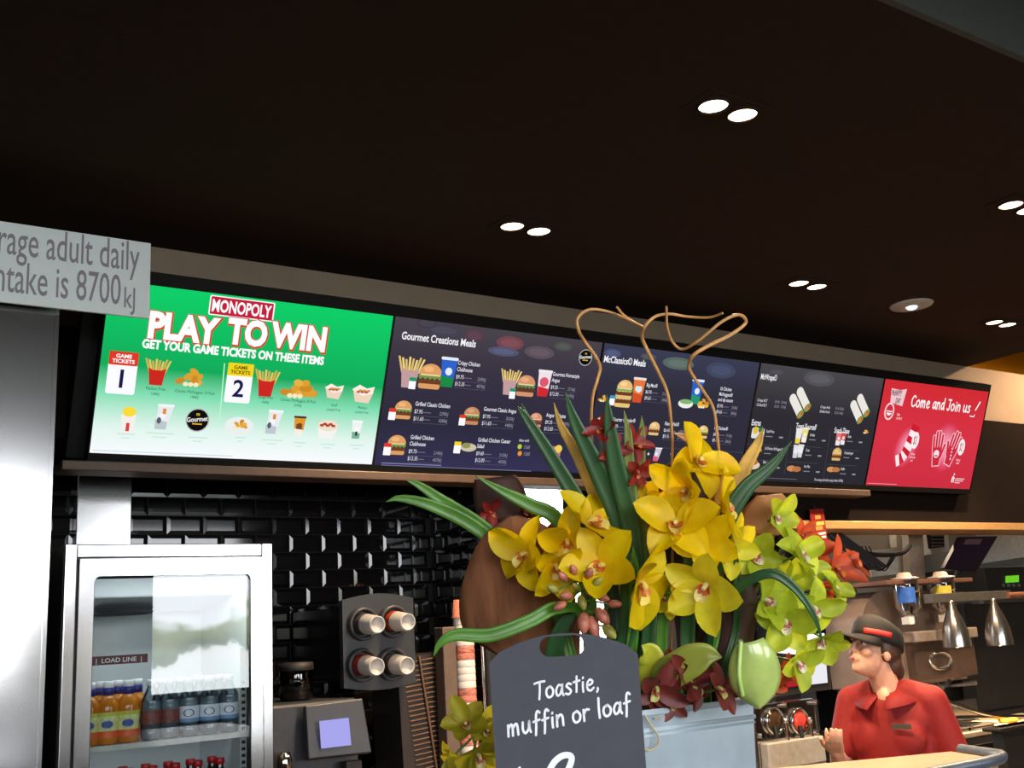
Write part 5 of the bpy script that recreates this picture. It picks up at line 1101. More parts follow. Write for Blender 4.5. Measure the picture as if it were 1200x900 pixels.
# red promo card hanging from the bronze trim
q = facing(quad_px([(949, 597), (965, 596), (972, 648), (956, 652)], BULK_Y - .05))
t = thing('promo_card', 'narrow red promotional card hanging under the menu screens', 'card', q[0])
slab(MB(), q, .006).build('card', mat('red_card', (140, 30, 26), .5), t)
b = MB(); n = (q[1] - q[0]).cross(q[3] - q[0]).normalized()
def on_card(u, v): return q[0].lerp(q[1], u).lerp(q[3].lerp(q[2], u), v) - n * .001
for u0, u1, v0, v1, m in ((.3, .7, .14, .22, 0), (.15, .9, .28, .36, 1), (.25, .75, .38, .46, 0), (.08, .92, .52, .57, 2), (.1, .9, .60, .65, 2), (.15, .5, .76, .92, 1), (.55, .85, .72, .95, 0)):
    b.add([on_card(u0, v0), on_card(u1, v0), on_card(u1, v1), on_card(u0, v1)], [(0, 1, 2, 3)], m)
b.build('print', [mat('card_orange', (224, 150, 60), .5), mat('card_yellow', (222, 190, 90), .5), WHITE], t)
MB().cyl(q[0].lerp(q[1], .5) + Vector((0, 0, -.005)), q[0].lerp(q[1], .5) + Vector((0, .03, .03)), .003, n=8).build('hook', CHROME, t)
# wall panels above the machines
WY = 4.9
b = MB(); b.box(atY(955, 640, WY).x, 9.3, WY, WY + .06, .0, 2.75)
structure(b, 'wall_kitchen_mid', mat('grey_kitchen_panel', (140, 134, 128), .5, .1, .1, 4))
px_box(MB(), [(1148, 621), (1205, 621), (1205, 652), (1140, 662)], WY - .03, .025).build('trim_5', mat('pale_kitchen_panel', (186, 186, 186), .45), kind='structure')
px_box(MB(), [(1064, 618), (1081, 618), (1085, 690), (1067, 690)], 4.5, .05).build('trim_6', mat('beige_post', (190, 168, 148), .5), kind='structure')
# ordering screens on arms
def pos(name, label, quad, y, m, arm, extra=None, th=.04):
    q = facing(quad_px(quad, y)); c = sum(q, Vector()) / 4; t = thing(name, label, 'monitor', c)
    slab(MB(), q, th).build('display', m, t, bevel=.006); n = (q[1] - q[0]).cross(q[3] - q[0]).normalized()
    b = MB()
    for pts in arm: b.tube(cat_rom([c + n * (th * .9)] + [atY(px, py, yy) for px, py, yy in pts], 6), .016, 10)
    b.build('arm', BLACKM, t)
    if extra: extra(t, q, n)
    return t
def cables(t, q, n):
    b = MB()
    for k in range(3): b.tube(cat_rom([atY(1010 + k * 4, 640, 4.15), atY(1018 + k * 8, 662 + k * 3, 4.12), atY(1034 + k * 5, 668 - k * 4, 4.12), atY(1046 + k * 2, 650, 4.15)], 8), .004, 6)
    b.build('cables', RUBBER, t)
pos('order_monitor', 'dark back of a tilted monitor with cables, under the bronze trim', [(972, 626), (984, 622), (1042, 664), (1022, 668)], 4.12, mat('dark_slate_plastic', (44, 48, 54), .45), [[(1030, 650, 4.2), (1056, 648, 4.3), (1066, 640, 4.5)]], cables)
def sticker(t, q, n):
    f = lambda u, v: q[0].lerp(q[1], u).lerp(q[3].lerp(q[2], u), v) - n * .001
    MB().add([f(.15, .08), f(.6, .08), f(.6, .25), f(.15, .25)], [(0, 1, 2, 3)]).build('sticker', mat('mauve_sticker', (96, 72, 84), .5), t)
    p = atY(1110, 690, 4.2); MB().box(p.x - .12, p.x + .12, 4.16, 4.3, p.z - .07, p.z - .02).box(p.x - .03, p.x + .03, 4.2, 4.26, p.z - .03, p.z + .1).build('base', BLACKM, t, bevel=.008)
pos('order_monitor', 'large purple-black tilted screen above the yellow-labelled hopper', [(1127, 629), (1170, 628), (1145, 670), (1107, 666)], 4.15, mat('purple_black_screen', (34, 22, 44), .12), [[(1122, 672, 4.22), (1112, 690, 4.24)]], sticker)
# grille unit, white panel, notices
t = thing('vent_unit', 'white box with a dark slotted grille behind the beige post', 'vent', atY(1097, 634, 4.7))
px_box(MB(), [(1083, 620), (1111, 619), (1113, 646), (1092, 650)], 4.7, .21).build('case', WHITE, t, bevel=.006)
b = MB(); px_box(b, [(1086, 622), (1106, 622), (1107, 641), (1089, 643)], 4.69, .008)
b.build('grille', BLACKM, t); b = MB()
for k in range(5): a, c = atY(1092, 624 + k * 4, 4.684), atY(1106, 623.5 + k * 4, 4.684); b.box(a.x, c.x, 4.68, 4.688, min(a.z, c.z) - .003, min(a.z, c.z) + .004)
b.build('slats', GREY, t)
t = px_box(MB(), [(1043, 620), (1050, 620), (1051, 641), (1045, 642)], WY - .02, .015).build('notice', mat('white_notice', (214, 212, 206), .6)); tag(t, 'small white upright notice on the kitchen panel, left of the beige post', 'notice')
t = px_box(MB(), [(1015, 646), (1058, 641), (1062, 672), (1022, 676)], 4.6, .01).build('paper_sheet', mat('cream_sheet', (206, 200, 184), .6)); tag(t, 'cream paper sheet behind the looped cables', 'paper')
t = thing('shelf_unit', 'black wall shelf with grey boxes left of the worker under the red card', 'shelf', atY(958, 706, 4.4))
b = MB()
for py in (694, 712, 730): a, c = atY(942, py, 4.4), atY(985, py, 4.4); b.box(a.x, c.x, 4.4, 4.75, a.z - .015, a.z)
a, c = atY(942, 690, 4.4), atY(985, 735, 4.4); b.box(a.x - .02, a.x, 4.4, 4.8, .92, a.z + .1).box(c.x, c.x + .02, 4.4, 4.8, .92, a.z + .1).box(a.x, c.x, 4.75, 4.8, .92, a.z + .1); b.build('frame', BLACKM, t)
for k, (xa, xb, py, hh) in enumerate(((949, 962, 693, .10), (964, 978, 694, .08), (950, 972, 711, .09))):
    a, c = atY(xa, py, 4.42), atY(xb, py, 4.42); zz = atY(942, (694, 694, 712)[k], 4.4).z
    tag(MB().box(a.x, c.x, 4.42, 4.6, zz, zz + hh).build('carton', GREY, bevel=.004), ('grey carton on the left of the black shelf, top row', 'grey carton on the right of the black shelf, top row', 'wide grey carton on the lower board of the black shelf')[k], 'box', 'cartons on the black shelf')
# stack of dark lids/cups under the McWraps screen
t = thing('cup_rack', 'black cup rack just below the McWraps screen', 'rack', atY(910, 600, 4.5)); b = MB(); a, c = atY(862, 592, 4.5), atY(950, 592, 4.5)
b.box(a.x, c.x, 4.5, 4.85, 1.93, 1.95).box(a.x, a.x + .02, 4.5, 4.85, 1.93, 2.6).box(c.x - .02, c.x, 4.5, 4.85, 1.93, 2.6).box(a.x, c.x, 4.82, 4.85, 0, 2.6); b.build('frame', DARKPANEL, t)
for k in range(5):
    x = a.x + .08 + (c.x - a.x - .16) * k / 4; b = MB()
    for j in range(8): b.lathe([(.04, 1.951 + j * .028), (.046, 1.972 + j * .028), (.044, 1.978 + j * .028)], 18, 0, Matrix.Translation((x, 4.6, 0)))
    tag(b.build('cup_stack', mat('dark_brown_cup', (52, 42, 38), .4)), 'stack of dark cups on the rack below the McWraps screen', 'cups', 'dark cup stacks on the rack')
# frozen drinks machine
FY2 = 3.72
a, c = atY(884, 850, FY2), atY(958, 850, FY2); zt, zb = atY(920, 822, FY2).z, atY(920, 872, FY2).z; w = c.x - a.x
t = thing('frozen_drink_machine', 'steel drinks machine with a brown and a red round window, right of the planter', 'drinks machine', ((a.x + c.x) / 2, 3.9, .92))
MB().box(a.x, c.x, FY2, 4.2, .92, zt).build('body', STEELH, t, bevel=.01)
MB().box(a.x + .02, c.x - .02, FY2 - .05, FY2, .92, zb + .02).build('drip_ledge', mat('pale_steel_ledge', (200, 196, 190), .4, .5), t, bevel=.006)
for k, (px, col) in enumerate(((906, (66, 48, 32)), (935, (206, 70, 62)))):
    p = atY(px, 845, FY2); Mx = Matrix.Translation((p.x, FY2 - .004, p.z)) @ Matrix.Rotation(PI / 2, 4, 'X')
    f = MB().lathe([(.050, 0), (.060, .002), (.062, .014), (.054, .018), (.050, .006)], 28, 0, Mx).build('window_rim', CHROME, t)
    MB().lathe([(.052, .0), (.045, .012), (.02, .018), (0, .019)], 28, 0, Mx).build('drink', mat('drink_window_%d' % k, col, .15, 0, .3, 40, coat=.5), f)
    b = MB(); x = p.x + .05; b.cyl((x, FY2 - .03, p.z - .01), (x, FY2 - .035, p.z - .12), .011, .008, 12).ell((x, FY2 - .03, p.z + .0), .016, 10).cyl((p.x - .015, FY2 - .02, p.z - .02), (p.x - .015, FY2 - .03, p.z - .075), .012, .01, 12, 1); b.build('tap', [CHROME, BLACK], t)
for px, py in ((888, 828), (918, 826), (953, 823), (956, 858), (889, 862)):
    p = atY(px, py, FY2); MB().cyl((p.x, FY2, p.z), (p.x, FY2 - .03, p.z), .012, n=12).build('knob', CHROME, t)
# black screen housing above it
t = thing('order_display', 'black display with white and red lit tiles above the steel drinks machine', 'panel', atY(925, 800, 3.8))
hq = facing(quad_px([(868, 766), (972, 752), (975, 808), (880, 820)], 3.80)); slab(MB(), hq, .05).build('housing', mat('dark_housing', (34, 32, 36), .4), t, bevel=.006)
px_box(MB(), [(942, 779), (968, 775), (970, 800), (944, 803)], 3.795, .003).build('white_tile', glow('white_tile_glow', (236, 236, 242), 1.), t)
px_box(MB(), [(918, 782), (940, 779), (941, 803), (920, 806)], 3.795, .003).build('red_tile', glow('red_tile_glow', (178, 34, 44), 1.), t)
px_box(MB(), [(898, 748), (966, 742), (969, 770), (900, 764)], 3.795, .003).build('bright_tile', glow('bright_tile_glow', (255, 255, 255), 1.4), t)
pl0 = hq[3].lerp(hq[2], .5); MB().box(pl0.x - .09, pl0.x + .09, 3.83, 3.92, atY(920, 822, FY2).z, pl0.z + .06).build('foot', BLACKM, t)
# coffee machine behind the worker
CY = 4.05
a, c = atY(1018, 760, CY), atY(1136, 760, CY); ztop, zband, zlow = atY(1100, 690, CY).z, atY(1100, 748, CY).z, atY(1100, 800, CY).z
t = thing('coffee_machine', 'large espresso machine with rounded steel side and oval badge behind the worker', 'coffee machine', ((a.x + c.x) / 2, 4.2, .92))
rr = (ztop - zlow) * .42; pr = [(a.x + rr - rr * math.cos(x), ztop - rr + rr * math.sin(x)) for x in [PI / 2 - PI / 2 * i / 8 for i in range(9)]] + [(a.x, zlow), (c.x - .02, zlow), (c.x - .02, ztop - .02)]
MB().prism(pr, CY + .03, 4.34, 0, smooth=False).build('body', mat('brown_steel', (150, 128, 114), .35, .3, .1, 12), t, bevel=.008)
x0 = atY(1066, 760, CY).x
MB().box(x0, c.x + .01, CY - .03, CY + .06, zlow + .02, zband).build('front_face', mat('dark_brown_metal', (104, 86, 76), .3, .5, .1), t, bevel=.006)
MB().box(x0 - .02, c.x + .02, CY - .06, CY + .08, zband - .01, zband + .05).build('chrome_band', mat('satin_band', (200, 184, 172), .3, .5), t, bevel=.006)
p = atY(1102, 774, CY - .035); b = MB(); b.tube([(p.x + .105 * math.cos(u), CY - .036, p.z + .05 * math.sin(u)) for u in [2 * PI * i / 36 for i in range(36)]], .006, 8, closed=True)
for i in range(30): u = 2 * PI * i / 30; b.ell((p.x + .092 * math.cos(u), CY - .034, p.z + .041 * math.sin(u)), (.005, .004, .005), 6)
b.build('oval_badge', CHROME, t)
MB().box(a.x + .05, c.x - .03, CY - .02, 4.34, .92, 1.06).build('drip_tray', STEELH, t, bevel=.006); MB().box(a.x + .02, c.x - .06, CY + .18, 4.34, 1.06, zlow).build('back_panel', CHROME, t)
for px in (1078, 1118):
    p = atY(px, 800, CY); g = MB().cyl((p.x, CY + .06, zlow - .035), (p.x, CY + .06, zlow + .01), .036, n=20).build('group_head', CHROME, t); MB().cyl((p.x, CY + .06, zlow - .03), (p.x + .13, CY - .06, zlow - .02), .012, .016, 12).build('portafilter_handle', BLACK, g)
p = atY(1092, 748, CY)
t2 = thing('milk_jug', 'black jug standing under the espresso machine', 'jug', (p.x, CY + .1, 1.06)); MB().lathe([(0, 0), (.05, 0), (.054, .02), (.05, .1), (.044, .14), (.046, .15), (.042, .15), (.04, .1), (0, .02)], 24, 0, Matrix.Translation((p.x, CY + .1, 1.06))).build('body', BLACK, t2)
MB().tube(cat_rom([(p.x + .048, CY + .1, 1.18), (p.x + .09, CY + .08, 1.17), (p.x + .09, CY + .08, 1.11), (p.x + .052, CY + .1, 1.09)], 6), .007, 8).build('handle', BLACK, t2)
# two syrup hoppers hanging in a brown shelf
sy = 3.98; a, c = atY(1026, 684, sy), atY(1128, 680, sy); z = (a.z + c.z) / 2
t = thing('hopper_shelf', 'brown shelf strip holding the two clear hoppers', 'shelf', ((a.x + c.x) / 2, sy, z)); MB().box(a.x, c.x, sy - .07, sy + .3, z - .012, z + .012).build('board', mat('brown_shelf_board', (128, 92, 78), .35, .4), t, bevel=.004)
MB().box(a.x + .05, a.x + .08, sy + .2, sy + .23, ztop, z).box(c.x - .08, c.x - .05, sy + .2, sy + .23, ztop, z).build('leg', CHROME, t)
for px, col, lab in ((1056, (52, 104, 196), 'clear hopper with a blue label, hanging under the brown shelf'), (1099, (206, 186, 60), 'clear hopper with a yellow label, right of the blue one')):
    p = atY(px, 690, sy); x = p.x; t = thing('ingredient_hopper', lab, 'hopper', (x, sy - .03, z), 'clear hoppers over the coffee machine'); Mx = Matrix.Translation((x, sy - .03, z)); r = .074
    MB().lathe([(r, -.012), (r, -.14), (r * .6, -.17), (r * .55, -.19)], 26, 0, Mx).lathe([(r * 1.08, .0125), (r * 1.08, .02), (r, .022)], 26, 0, Mx).build('jar', glass('hopper_plastic', (196, 188, 182), 3., 1.5), t)
    MB().lathe([(r * 1.08, .0125), (r * 1.08, .024), (r * .6, .03), (r * .5, .05), (r * .35, .055), (0, .055)], 26, 0, Mx).build('lid', mat('satin_lid', (200, 190, 184), .3, .4), t)
    b = MB(); rr = r + .0012
    vs = [(rr * math.sin(u), -rr * math.cos(u), zz) for zz in (-.115, -.03) for u in [-1.65 + 1.4 * i / 10 for i in range(11)]]
    b.add(vs, [(i, i + 1, i + 12, i + 11) for i in range(10)], 0, True, Mx); b.build('label', mat('hopper_label_%d' % px, col, .5, 0, .2, 40), t)
    MB().lathe([(.02, -.23), (.028, -.23), (.028, -.185), (.0, -.185)], 16, 0, Mx).box(-.075, -.03, -.05, .0, -.235, -.195, 0, Mx).build('outlet', WHITE, t)
# heat lamps on their rail
hy = 3.78
ra, rb = atY(1088, 703, hy), atY(1180, 698, hy)
t = thing('lamp_rail', 'dull steel rail with a copper end the heat lamps hang from', 'rail', ((ra.x + rb.x) / 2, hy, rb.z)); MB().box(ra.x, rb.x, hy - .03, hy + .03, rb.z - .02, rb.z + .03).build('bar', mat('dull_steel', (112, 108, 102), .4, .6), t, bevel=.003); MB().cyl((rb.x - .05, hy - .035, rb.z + .0), (rb.x + .14, hy - .035, rb.z + .0), .018, n=14).build('copper_end', mat('copper_end', (190, 130, 104), .3, .7), t)
for hx in (atY(1146, 700, hy).x, rb.x - .03): MB().cyl((hx, hy, rb.z + .02), (hx, 4.45, rb.z + .02), .010, n=10).build('bracket', DGREY, t)
for px, py, lab in ((1122, 758, 'steel heat lamp partly hidden, left of the other heat lamp'), (1172, 756, 'bell-shaped steel heat lamp hanging at the right edge')):
    p = atY(px, py, hy - .05); zt = rb.z - .012; H = zt - p.z; t = thing('heat_lamp', lab, 'heat lamp', (p.x, hy - .05, p.z), 'heat lamps'); Mx = Matrix.Translation(p); r = .075
    MB().lathe([(r, 0), (r * 1.0, .02), (r * .92, H * .35), (r * .66, H * .6), (r * .34, H * .82), (r * .2, H * .95), (r * .18, H), (0, H)], 28, 0, Mx).lathe([(r * .97, .001), (r * .6, H * .5), (0, H * .7)], 28, 0, Mx).build('shade', mat('spun_steel', (176, 172, 168), .22, .95, .05, 20), t)
    MB().ell((p.x, p.y, p.z + .035), (.03, .03, .04), 14).build('bulb', glow('heat_bulb', (255, 214, 150), 7.), t)
    l = bpy.data.lights.new('heat_lamp_beam', 'SPOT'); l.energy = 70; l.color = (1, .68, .36); l.spot_size = math.radians(110); l.spot_blend = .6; l.shadow_soft_size = .04
    o = bpy.data.objects.new('heat_lamp_beam', l); COL.objects.link(o); o.parent = t; o.location = (0, 0, -.01)
# dark steel backdrop and the combi oven with a green display
structure(MB().box(atY(1128, 700, 4.45).x, 9.6, 4.45, 4.55, .92, atY(1150, 706, 4.45).z), 'wall_kitchen_splash', mat('dark_steel_sheet', (62, 60, 58), .35, .5, .15, 5, stretch=(6, 1, 1)))
oq = [atY(1150, 664, 4.4), atY(1225, 655, 4.4)]; zo = atY(1190, 697, 4.4).z; zo2 = atY(1190, 664, 4.4).z
t = thing('oven', 'black oven front with a small green display at the right edge', 'oven', (oq[1].x, 4.5, zo)); MB().box(oq[0].x, oq[1].x + .6, 4.38, 4.85, zo, zo2).build('body', mat('speckled_black_panel', (36, 36, 36), .5, 0, .5, 90), t, bevel=.005)
MB().box(oq[0].x - .1, oq[1].x + .6, 4.36, 4.85, zo - .05, zo - .001).build('bottom_trim', mat('grey_metal_trim', (104, 98, 92), .4, .5), t)
px_box(MB(), [(1179, 675), (1194, 674), (1194, 682), (1179, 683)], 4.372, .004).build('green_display', glow('green_display', (110, 200, 40), 1.), t)
b = MB()
for px in (1175, 1181, 1187, 1193): p = atY(px, 686, 4.38); b.cyl((p.x, 4.38, p.z), (p.x, 4.37, p.z), .012, n=10)
b.build('buttons', GREY, t)
# heated pass with trays
hy2 = 3.64; s0, s1 = atY(1096, 850, hy2), atY(1225, 850, hy2); sz = atY(1160, 850, hy2).z; PZ = max(sz - .03, .95)
t = thing('heated_pass', 'warm-lit steel serving pass with bars, right of the worker', 'counter', ((s0.x + s1.x) / 2, 3.9, .92))
MB().box(s0.x - .1, s1.x + .3, 3.62, 3.97, .921, PZ).build('top', mat('warm_steel_top', (196, 178, 156), .35, .3, .1, 12), t, bevel=.006)
b = MB()
for pts in (((1108, 822), (1150, 836), (1180, 841), (1215, 842)), ((1095, 842), (1140, 841), (1215, 840))): b.tube(cat_rom([atY(px, py, 3.75) for px, py in pts], 6), .014, 10)
for px, py in ((1180, 841), (1200, 850), (1108, 822)): p = atY(px, py, 3.75); b.cyl((p.x, 3.75, p.z), (p.x, 3.75, PZ), .01, n=10)
b.build('rail_bars', CHROME, t)
p = atY(1182, 846, 3.72)
t = thing('wrapped_burger', 'small orange wrapped food parcel on the heated pass', 'food', (p.x, 3.72, PZ)); MB().box(p.x - .045, p.x + .045, 3.68, 3.76, PZ, p.z + .02).build('wrapper', mat('orange_wrapper', (232, 160, 40), .5, 0, .15, 60), t, bevel=.014)
q0, q1 = atY(1172, 856, 3.2), atY(1225, 852, 3.2)
t = thing('till', 'black square box at the bottom right corner', 'till', (q1.x, 3.3, 0)); MB().box(q0.x, q1.x + .2, 3.2, 3.3, 1.02, (q0.z + q1.z) / 2).build('case', mat('black_till_plastic', (22, 18, 18), .5), t, bevel=.008); MB().box(q0.x + .05, q1.x + .15, 3.22, 3.28, 0, 1.02).build('stand', DARKPANEL, t)
for k, (px, py) in enumerate(((1120, 868), (1148, 862))): 
    p = atY(px, py, 3.68); tag(MB().box(p.x - .12, p.x + .12, 3.66, 3.86, PZ, PZ + .018).box(p.x - .13, p.x + .13, 3.65, 3.87, PZ + .018, PZ + .024).build('steel_tray', STEELH, bevel=.004), ('steel tray on the heated pass next to the worker', 'steel tray on the heated pass, left of the black box')[k], 'tray', 'trays on the heated pass')

# steel front panel in front of the worker
ca, cb_ = atD(880, 884, 2.86), atD(1140, 880, 3.0); dirv = (cb_ - ca); dirv.z = 0; dirv.normalize(); nv = Vector((-dirv.y, dirv.x, 0)); zt = 1.172
t = thing('service_counter', 'steel service counter with a rounded grey rim, in front of the worker', 'counter', (ca.x, ca.y, 0)); L = (cb_ - ca).length + .1
Mx = Matrix.Translation((ca.x, ca.y, 0)) @ Matrix.Rotation(math.atan2(dirv.y, dirv.x), 4, 'Z')
pr = [(-.3, -.0), (L - .05, 0), (L, .04), (L + .02, .1), (L + .02, .28), (-.3, .28)]
b = MB(); vs = [(x, y, zz) for zz in (0, zt) for x, y in pr]; n = len(pr); b.add(vs, [tuple(range(n - 1, -1, -1)), tuple(range(n, 2 * n))] + [(i, (i + 1) % n, n + (i + 1) % n, n + i) for i in range(n)], 0, False, Mx)
b.build('body', mat('warm_counter_steel', (208, 180, 154), .3, .5, .1, 6), t, bevel=.012)
MB().tube(cat_rom([Mx @ Vector((L * .45, -.006, zt - .028)), Mx @ Vector((L * .7, -.012, zt - .01)), Mx @ Vector((L - .06, -.012, zt + .004)), Mx @ Vector((L + .01, .03, zt + .008)), Mx @ Vector((L + .03, .1, zt + .006)), Mx @ Vector((L + .03, .25, zt + .006))], 6), .016, 10).build('rim', mat('blue_grey_rim', (84, 94, 108), .4, .3), t)

# ================================================================== the worker
WD = 4.45
HL, HT = (-CR.copy()), CB.copy(); HL.z = 0; HT.z = 0; HL.normalize(); HT.normalize(); UPV = Vector((0, 0, 1))
feet = atD(1040, 800, WD); feet.z = 0
wk = thing('person', 'worker in red polo shirt and black cap, turned left behind the counter', 'person', feet)
tf = (HL * .62 + HT * .78).normalized(); ts = UPV.cross(tf).normalized()       # torso: forward and the worker's left
hf = (HL * .93 + HT * .36).normalized(); pit = math.radians(17); hf3 = (hf * math.cos(pit) + UPV * math.sin(pit)).normalized(); hs = UPV.cross(hf).normalized(); hu = hf3.cross(hs).normalized()
hc = atD(1024, 763, WD)
HM4 = Matrix(((*[v.x for v in (hs, hf3, hu)], hc.x), (*[v.y for v in (hs, hf3, hu)], hc.y), (*[v.z for v in (hs, hf3, hu)], hc.z), (0, 0, 0, 1)))   # x left, y forward, z up
tc_ = feet.copy()
def T(s, f, z): return tc_ + ts * s + tf * f + UPV * z
neckz = atD(1040, 800, WD).z
shz_ = neckz - .045
def capsule(b, p0, p1, r0, r1, n=14, mat=0, k=6):
    P = [Vector(p0).lerp(Vector(p1), i / k) for i in range(k + 1)]; b.tube(P, [r0 + (r1 - r0) * i / k for i in range(k + 1)], n, mat); b.ell(p0, r0, n, mat); b.ell(p1, r1, n, mat)
# joints
Lsh, Rsh = T(.165, -.01, shz_ - .03), T(-.165, -.01, shz_ - .03)
Lel, Lwr = T(.235, -.05, shz_ - .31), T(.20, .13, shz_ - .48)
Rel, Rwr = T(-.22, .06, shz_ - .28), T(-.15, .25, shz_ - .20)
def remeshed(b, name, m, parent, vox, smooth=4):
    o = b.build(name, m, parent); r = o.modifiers.new('skin', 'REMESH'); r.mode = 'VOXEL'; r.voxel_size = vox; r.use_smooth_shade = True
    s = o.modifiers.new('smooth', 'SMOOTH'); s.factor = .5; s.iterations = smooth; return o
SKIN = mat('skin', (214, 160, 132), .5, 0, .06, 20); HAIR = mat('brown_hair', (74, 50, 38), .5, 0, .35, 90, stretch=(6, 1, 1)); POLO = mat('red_polo', (128, 13, 13), .75, 0, .08, 60, bump=.15); CAPM = mat('black_cap', (11, 10, 11), .75); TROUS = mat('black_trousers', (24, 24, 28), .8)
b = MB(); h = lambda x, y, z: HM4 @ Vector((x, y, z))
for c, r in (((0, -.012, .03), (.074, .094, .092)), ((0, .022, -.035), (.058, .066, .075)), ((0, .055, -.075), (.034, .036, .034)), ((0, .074, -.088), (.022, .018, .017)), ((0, .086, .035), (.05, .016, .018)), ((0, .09, -.052), (.026, .014, .016)), ((.036, .062, -.02), (.026, .026, .024)), ((-.036, .062, -.02), (.026, .026, .024)), ((.072, -.012, -.012), (.010, .020, .030)), ((-.072, -.012, -.012), (.010, .020, .030))):
    b.ell(c, r, 18, 0, HM4)
b.tube([h(0, .088, .028), h(0, .100, .008), h(0, .110, -.014), h(0, .100, -.026)], [.008, .010, .012, .007], 10)
for sx in (-1, 1): b.ell((sx * .012, .098, -.020), (.009, .010, .008), 8, 0, HM4)
b.ell((0, .097, -.050), (.018, .007, .005), 10, 0, HM4); b.ell((0, .096, -.060), (.016, .007, .006), 10, 0, HM4)
capsule(b, h(0, -.03, -.05), T(0, .0, neckz - .06), .054, .06); capsule(b, T(-.08, -.01, neckz - .095), T(.08, -.01, neckz - .095), .045, .045)
b.ell(T(0, 0, 1.02), (.12, .10, .2), 18); b.ell(T(0, .066, shz_ - .015), (.024, .036, .045), 14); b.ell(T(0, .0, .93), (.155, .14, .13), 18); capsule(b, T(-.12, -.01, shz_ - .06), T(.12, -.01, shz_ - .06), .05, .05)
def hand(b, wr, dirn, palm, side):
    d = dirn.normalized(); s = side.normalized(); pn = d.cross(s).normalized()
    for u in (-.026, -.009, .009, .026): capsule(b, wr + d * .01 + s * u * .8, wr + d * .085 + s * u, .014, .012, 8, 0, 3)
    for u, L in ((-.030, .062), (-.010, .075), (.010, .070), (.029, .055)):
        k0 = wr + d * .088 + s * u; k1 = k0 + d * L * .5 + pn * .006; k2 = k1 + d * L * .3 + pn * .018; k3 = k2 + d * L * .15 + pn * .02
        capsule(b, k0, k1, .0092, .0086, 8, 0, 2); capsule(b, k1, k2, .0086, .008, 8, 0, 2); capsule(b, k2, k3, .008, .0072, 8, 0, 2)
    t0 = wr + d * .03 - s * .026; t1 = t0 + d * .035 - s * .024 + pn * .01; t2 = t1 + d * .03 - s * .006 + pn * .012; capsule(b, t0, t1, .013, .0105, 8, 0, 2); capsule(b, t1, t2, .0105, .009, 8, 0, 2)
for sh, el, wr in ((Lsh, Lel, Lwr), (Rsh, Rel, Rwr)):
    capsule(b, sh, el, .052, .041); capsule(b, el, wr, .042, .027); hand(b, wr, wr - el, None, ts)
for sx in (.085, -.085):
    capsule(b, T(sx, 0, .9), T(sx * 1.05, .02, .5), .085, .055); capsule(b, T(sx * 1.05, .02, .5), T(sx * 1.05, -.01, .09), .055, .038); capsule(b, T(sx * 1.05, -.02, .05), T(sx * 1.15, .13, .035), .042, .034)
remeshed(b, 'body', SKIN, wk, .0055, 4)
for sx in (-1, 1):
    e = MB().ell((sx * .031, .078, .012), (.0115, .0115, .0085), 12, 0, HM4).ell((sx * .031, .0875, .012), (.005, .003, .005), 10, 1, HM4).build('eye', [mat('eye_white', (226, 222, 216), .3), mat('dark_iris', (40, 28, 22), .2)], wk)
    MB().tube([h(sx * .015, .100, .030), h(sx * .033, .094, .035), h(sx * .05, .080, .030)], [.003, .0036, .002], 6).build('eyebrow', HAIR, wk)
b = MB().ell((0, .1035, -.054), (.017, .0035, .0055), 12, 0, HM4); b.build('lips', mat('lips', (176, 92, 84), .4), wk)
# hair with a low bun
b = MB(); b.ell((0, -.030, .032), (.083, .092, .094), 20, 0, HM4).ell((0, -.075, -.035), (.066, .052, .06), 16, 0, HM4).ell((0, -.118, -.055), (.042, .036, .046), 14, 0, HM4)
for sx in (-1, 1): b.ell((sx * .068, -.025, .02), (.018, .045, .05), 12, 0, HM4)
remeshed(b, 'hair', HAIR, wk, .009, 4)
# cap: crown, brim, red flash
vs = []; n = 28; fs = []
rings = [(1.0, .030), (1.0, .055), (.96, .085), (.84, .112), (.5, .130), (.0, .135)]
for rr, z in rings:
    for k in range(n): u = 2 * PI * k / n; vs.append((.091 * rr * math.cos(u), -.012 + .112 * rr * math.sin(u), z + .012 * math.sin(u)))
for i in range(len(rings) - 1):
    for k in range(n): fs.append((i * n + k, i * n + (k + 1) % n, (i + 1) * n + (k + 1) % n, (i + 1) * n + k))
cp = solid(MB().add(vs, fs, 0, True, HM4).build('cap', CAPM, wk), .004)
vs = []; m = 12
for j in range(5):
    for k in range(m + 1):
        u = PI * (.12 + .76 * k / m); f = j / 4; vs.append((.089 * math.cos(u) * (1 + .06 * f), -.012 + .110 * math.sin(u) + .088 * f * math.sin(PI * k / m) ** .6, .042 + .006 * math.sin(u) - .018 * f - .02 * abs(math.cos(u)) * f))
solid(MB().add(vs, [(j * (m + 1) + k, j * (m + 1) + k + 1, (j + 1) * (m + 1) + k + 1, (j + 1) * (m + 1) + k) for j in range(4) for k in range(m)], 0, True, HM4).build('brim', CAPM, cp), .004)
vs = []
for k in range(9):
    u = PI * (.02 + .34 * k / 8)
    for z, rr in ((.052, 1.035), (.074, 1.035)): vs.append((.091 * rr * math.cos(u), -.012 + .112 * rr * math.sin(u), z + .012 * math.sin(u) - .012 * k / 8))
solid(MB().add(vs, [(2 * k, 2 * k + 2, 2 * k + 3, 2 * k + 1) for k in range(8)], 0, True, HM4).build('red_flash', mat('red_flash', (200, 40, 34), .6), cp), .002)
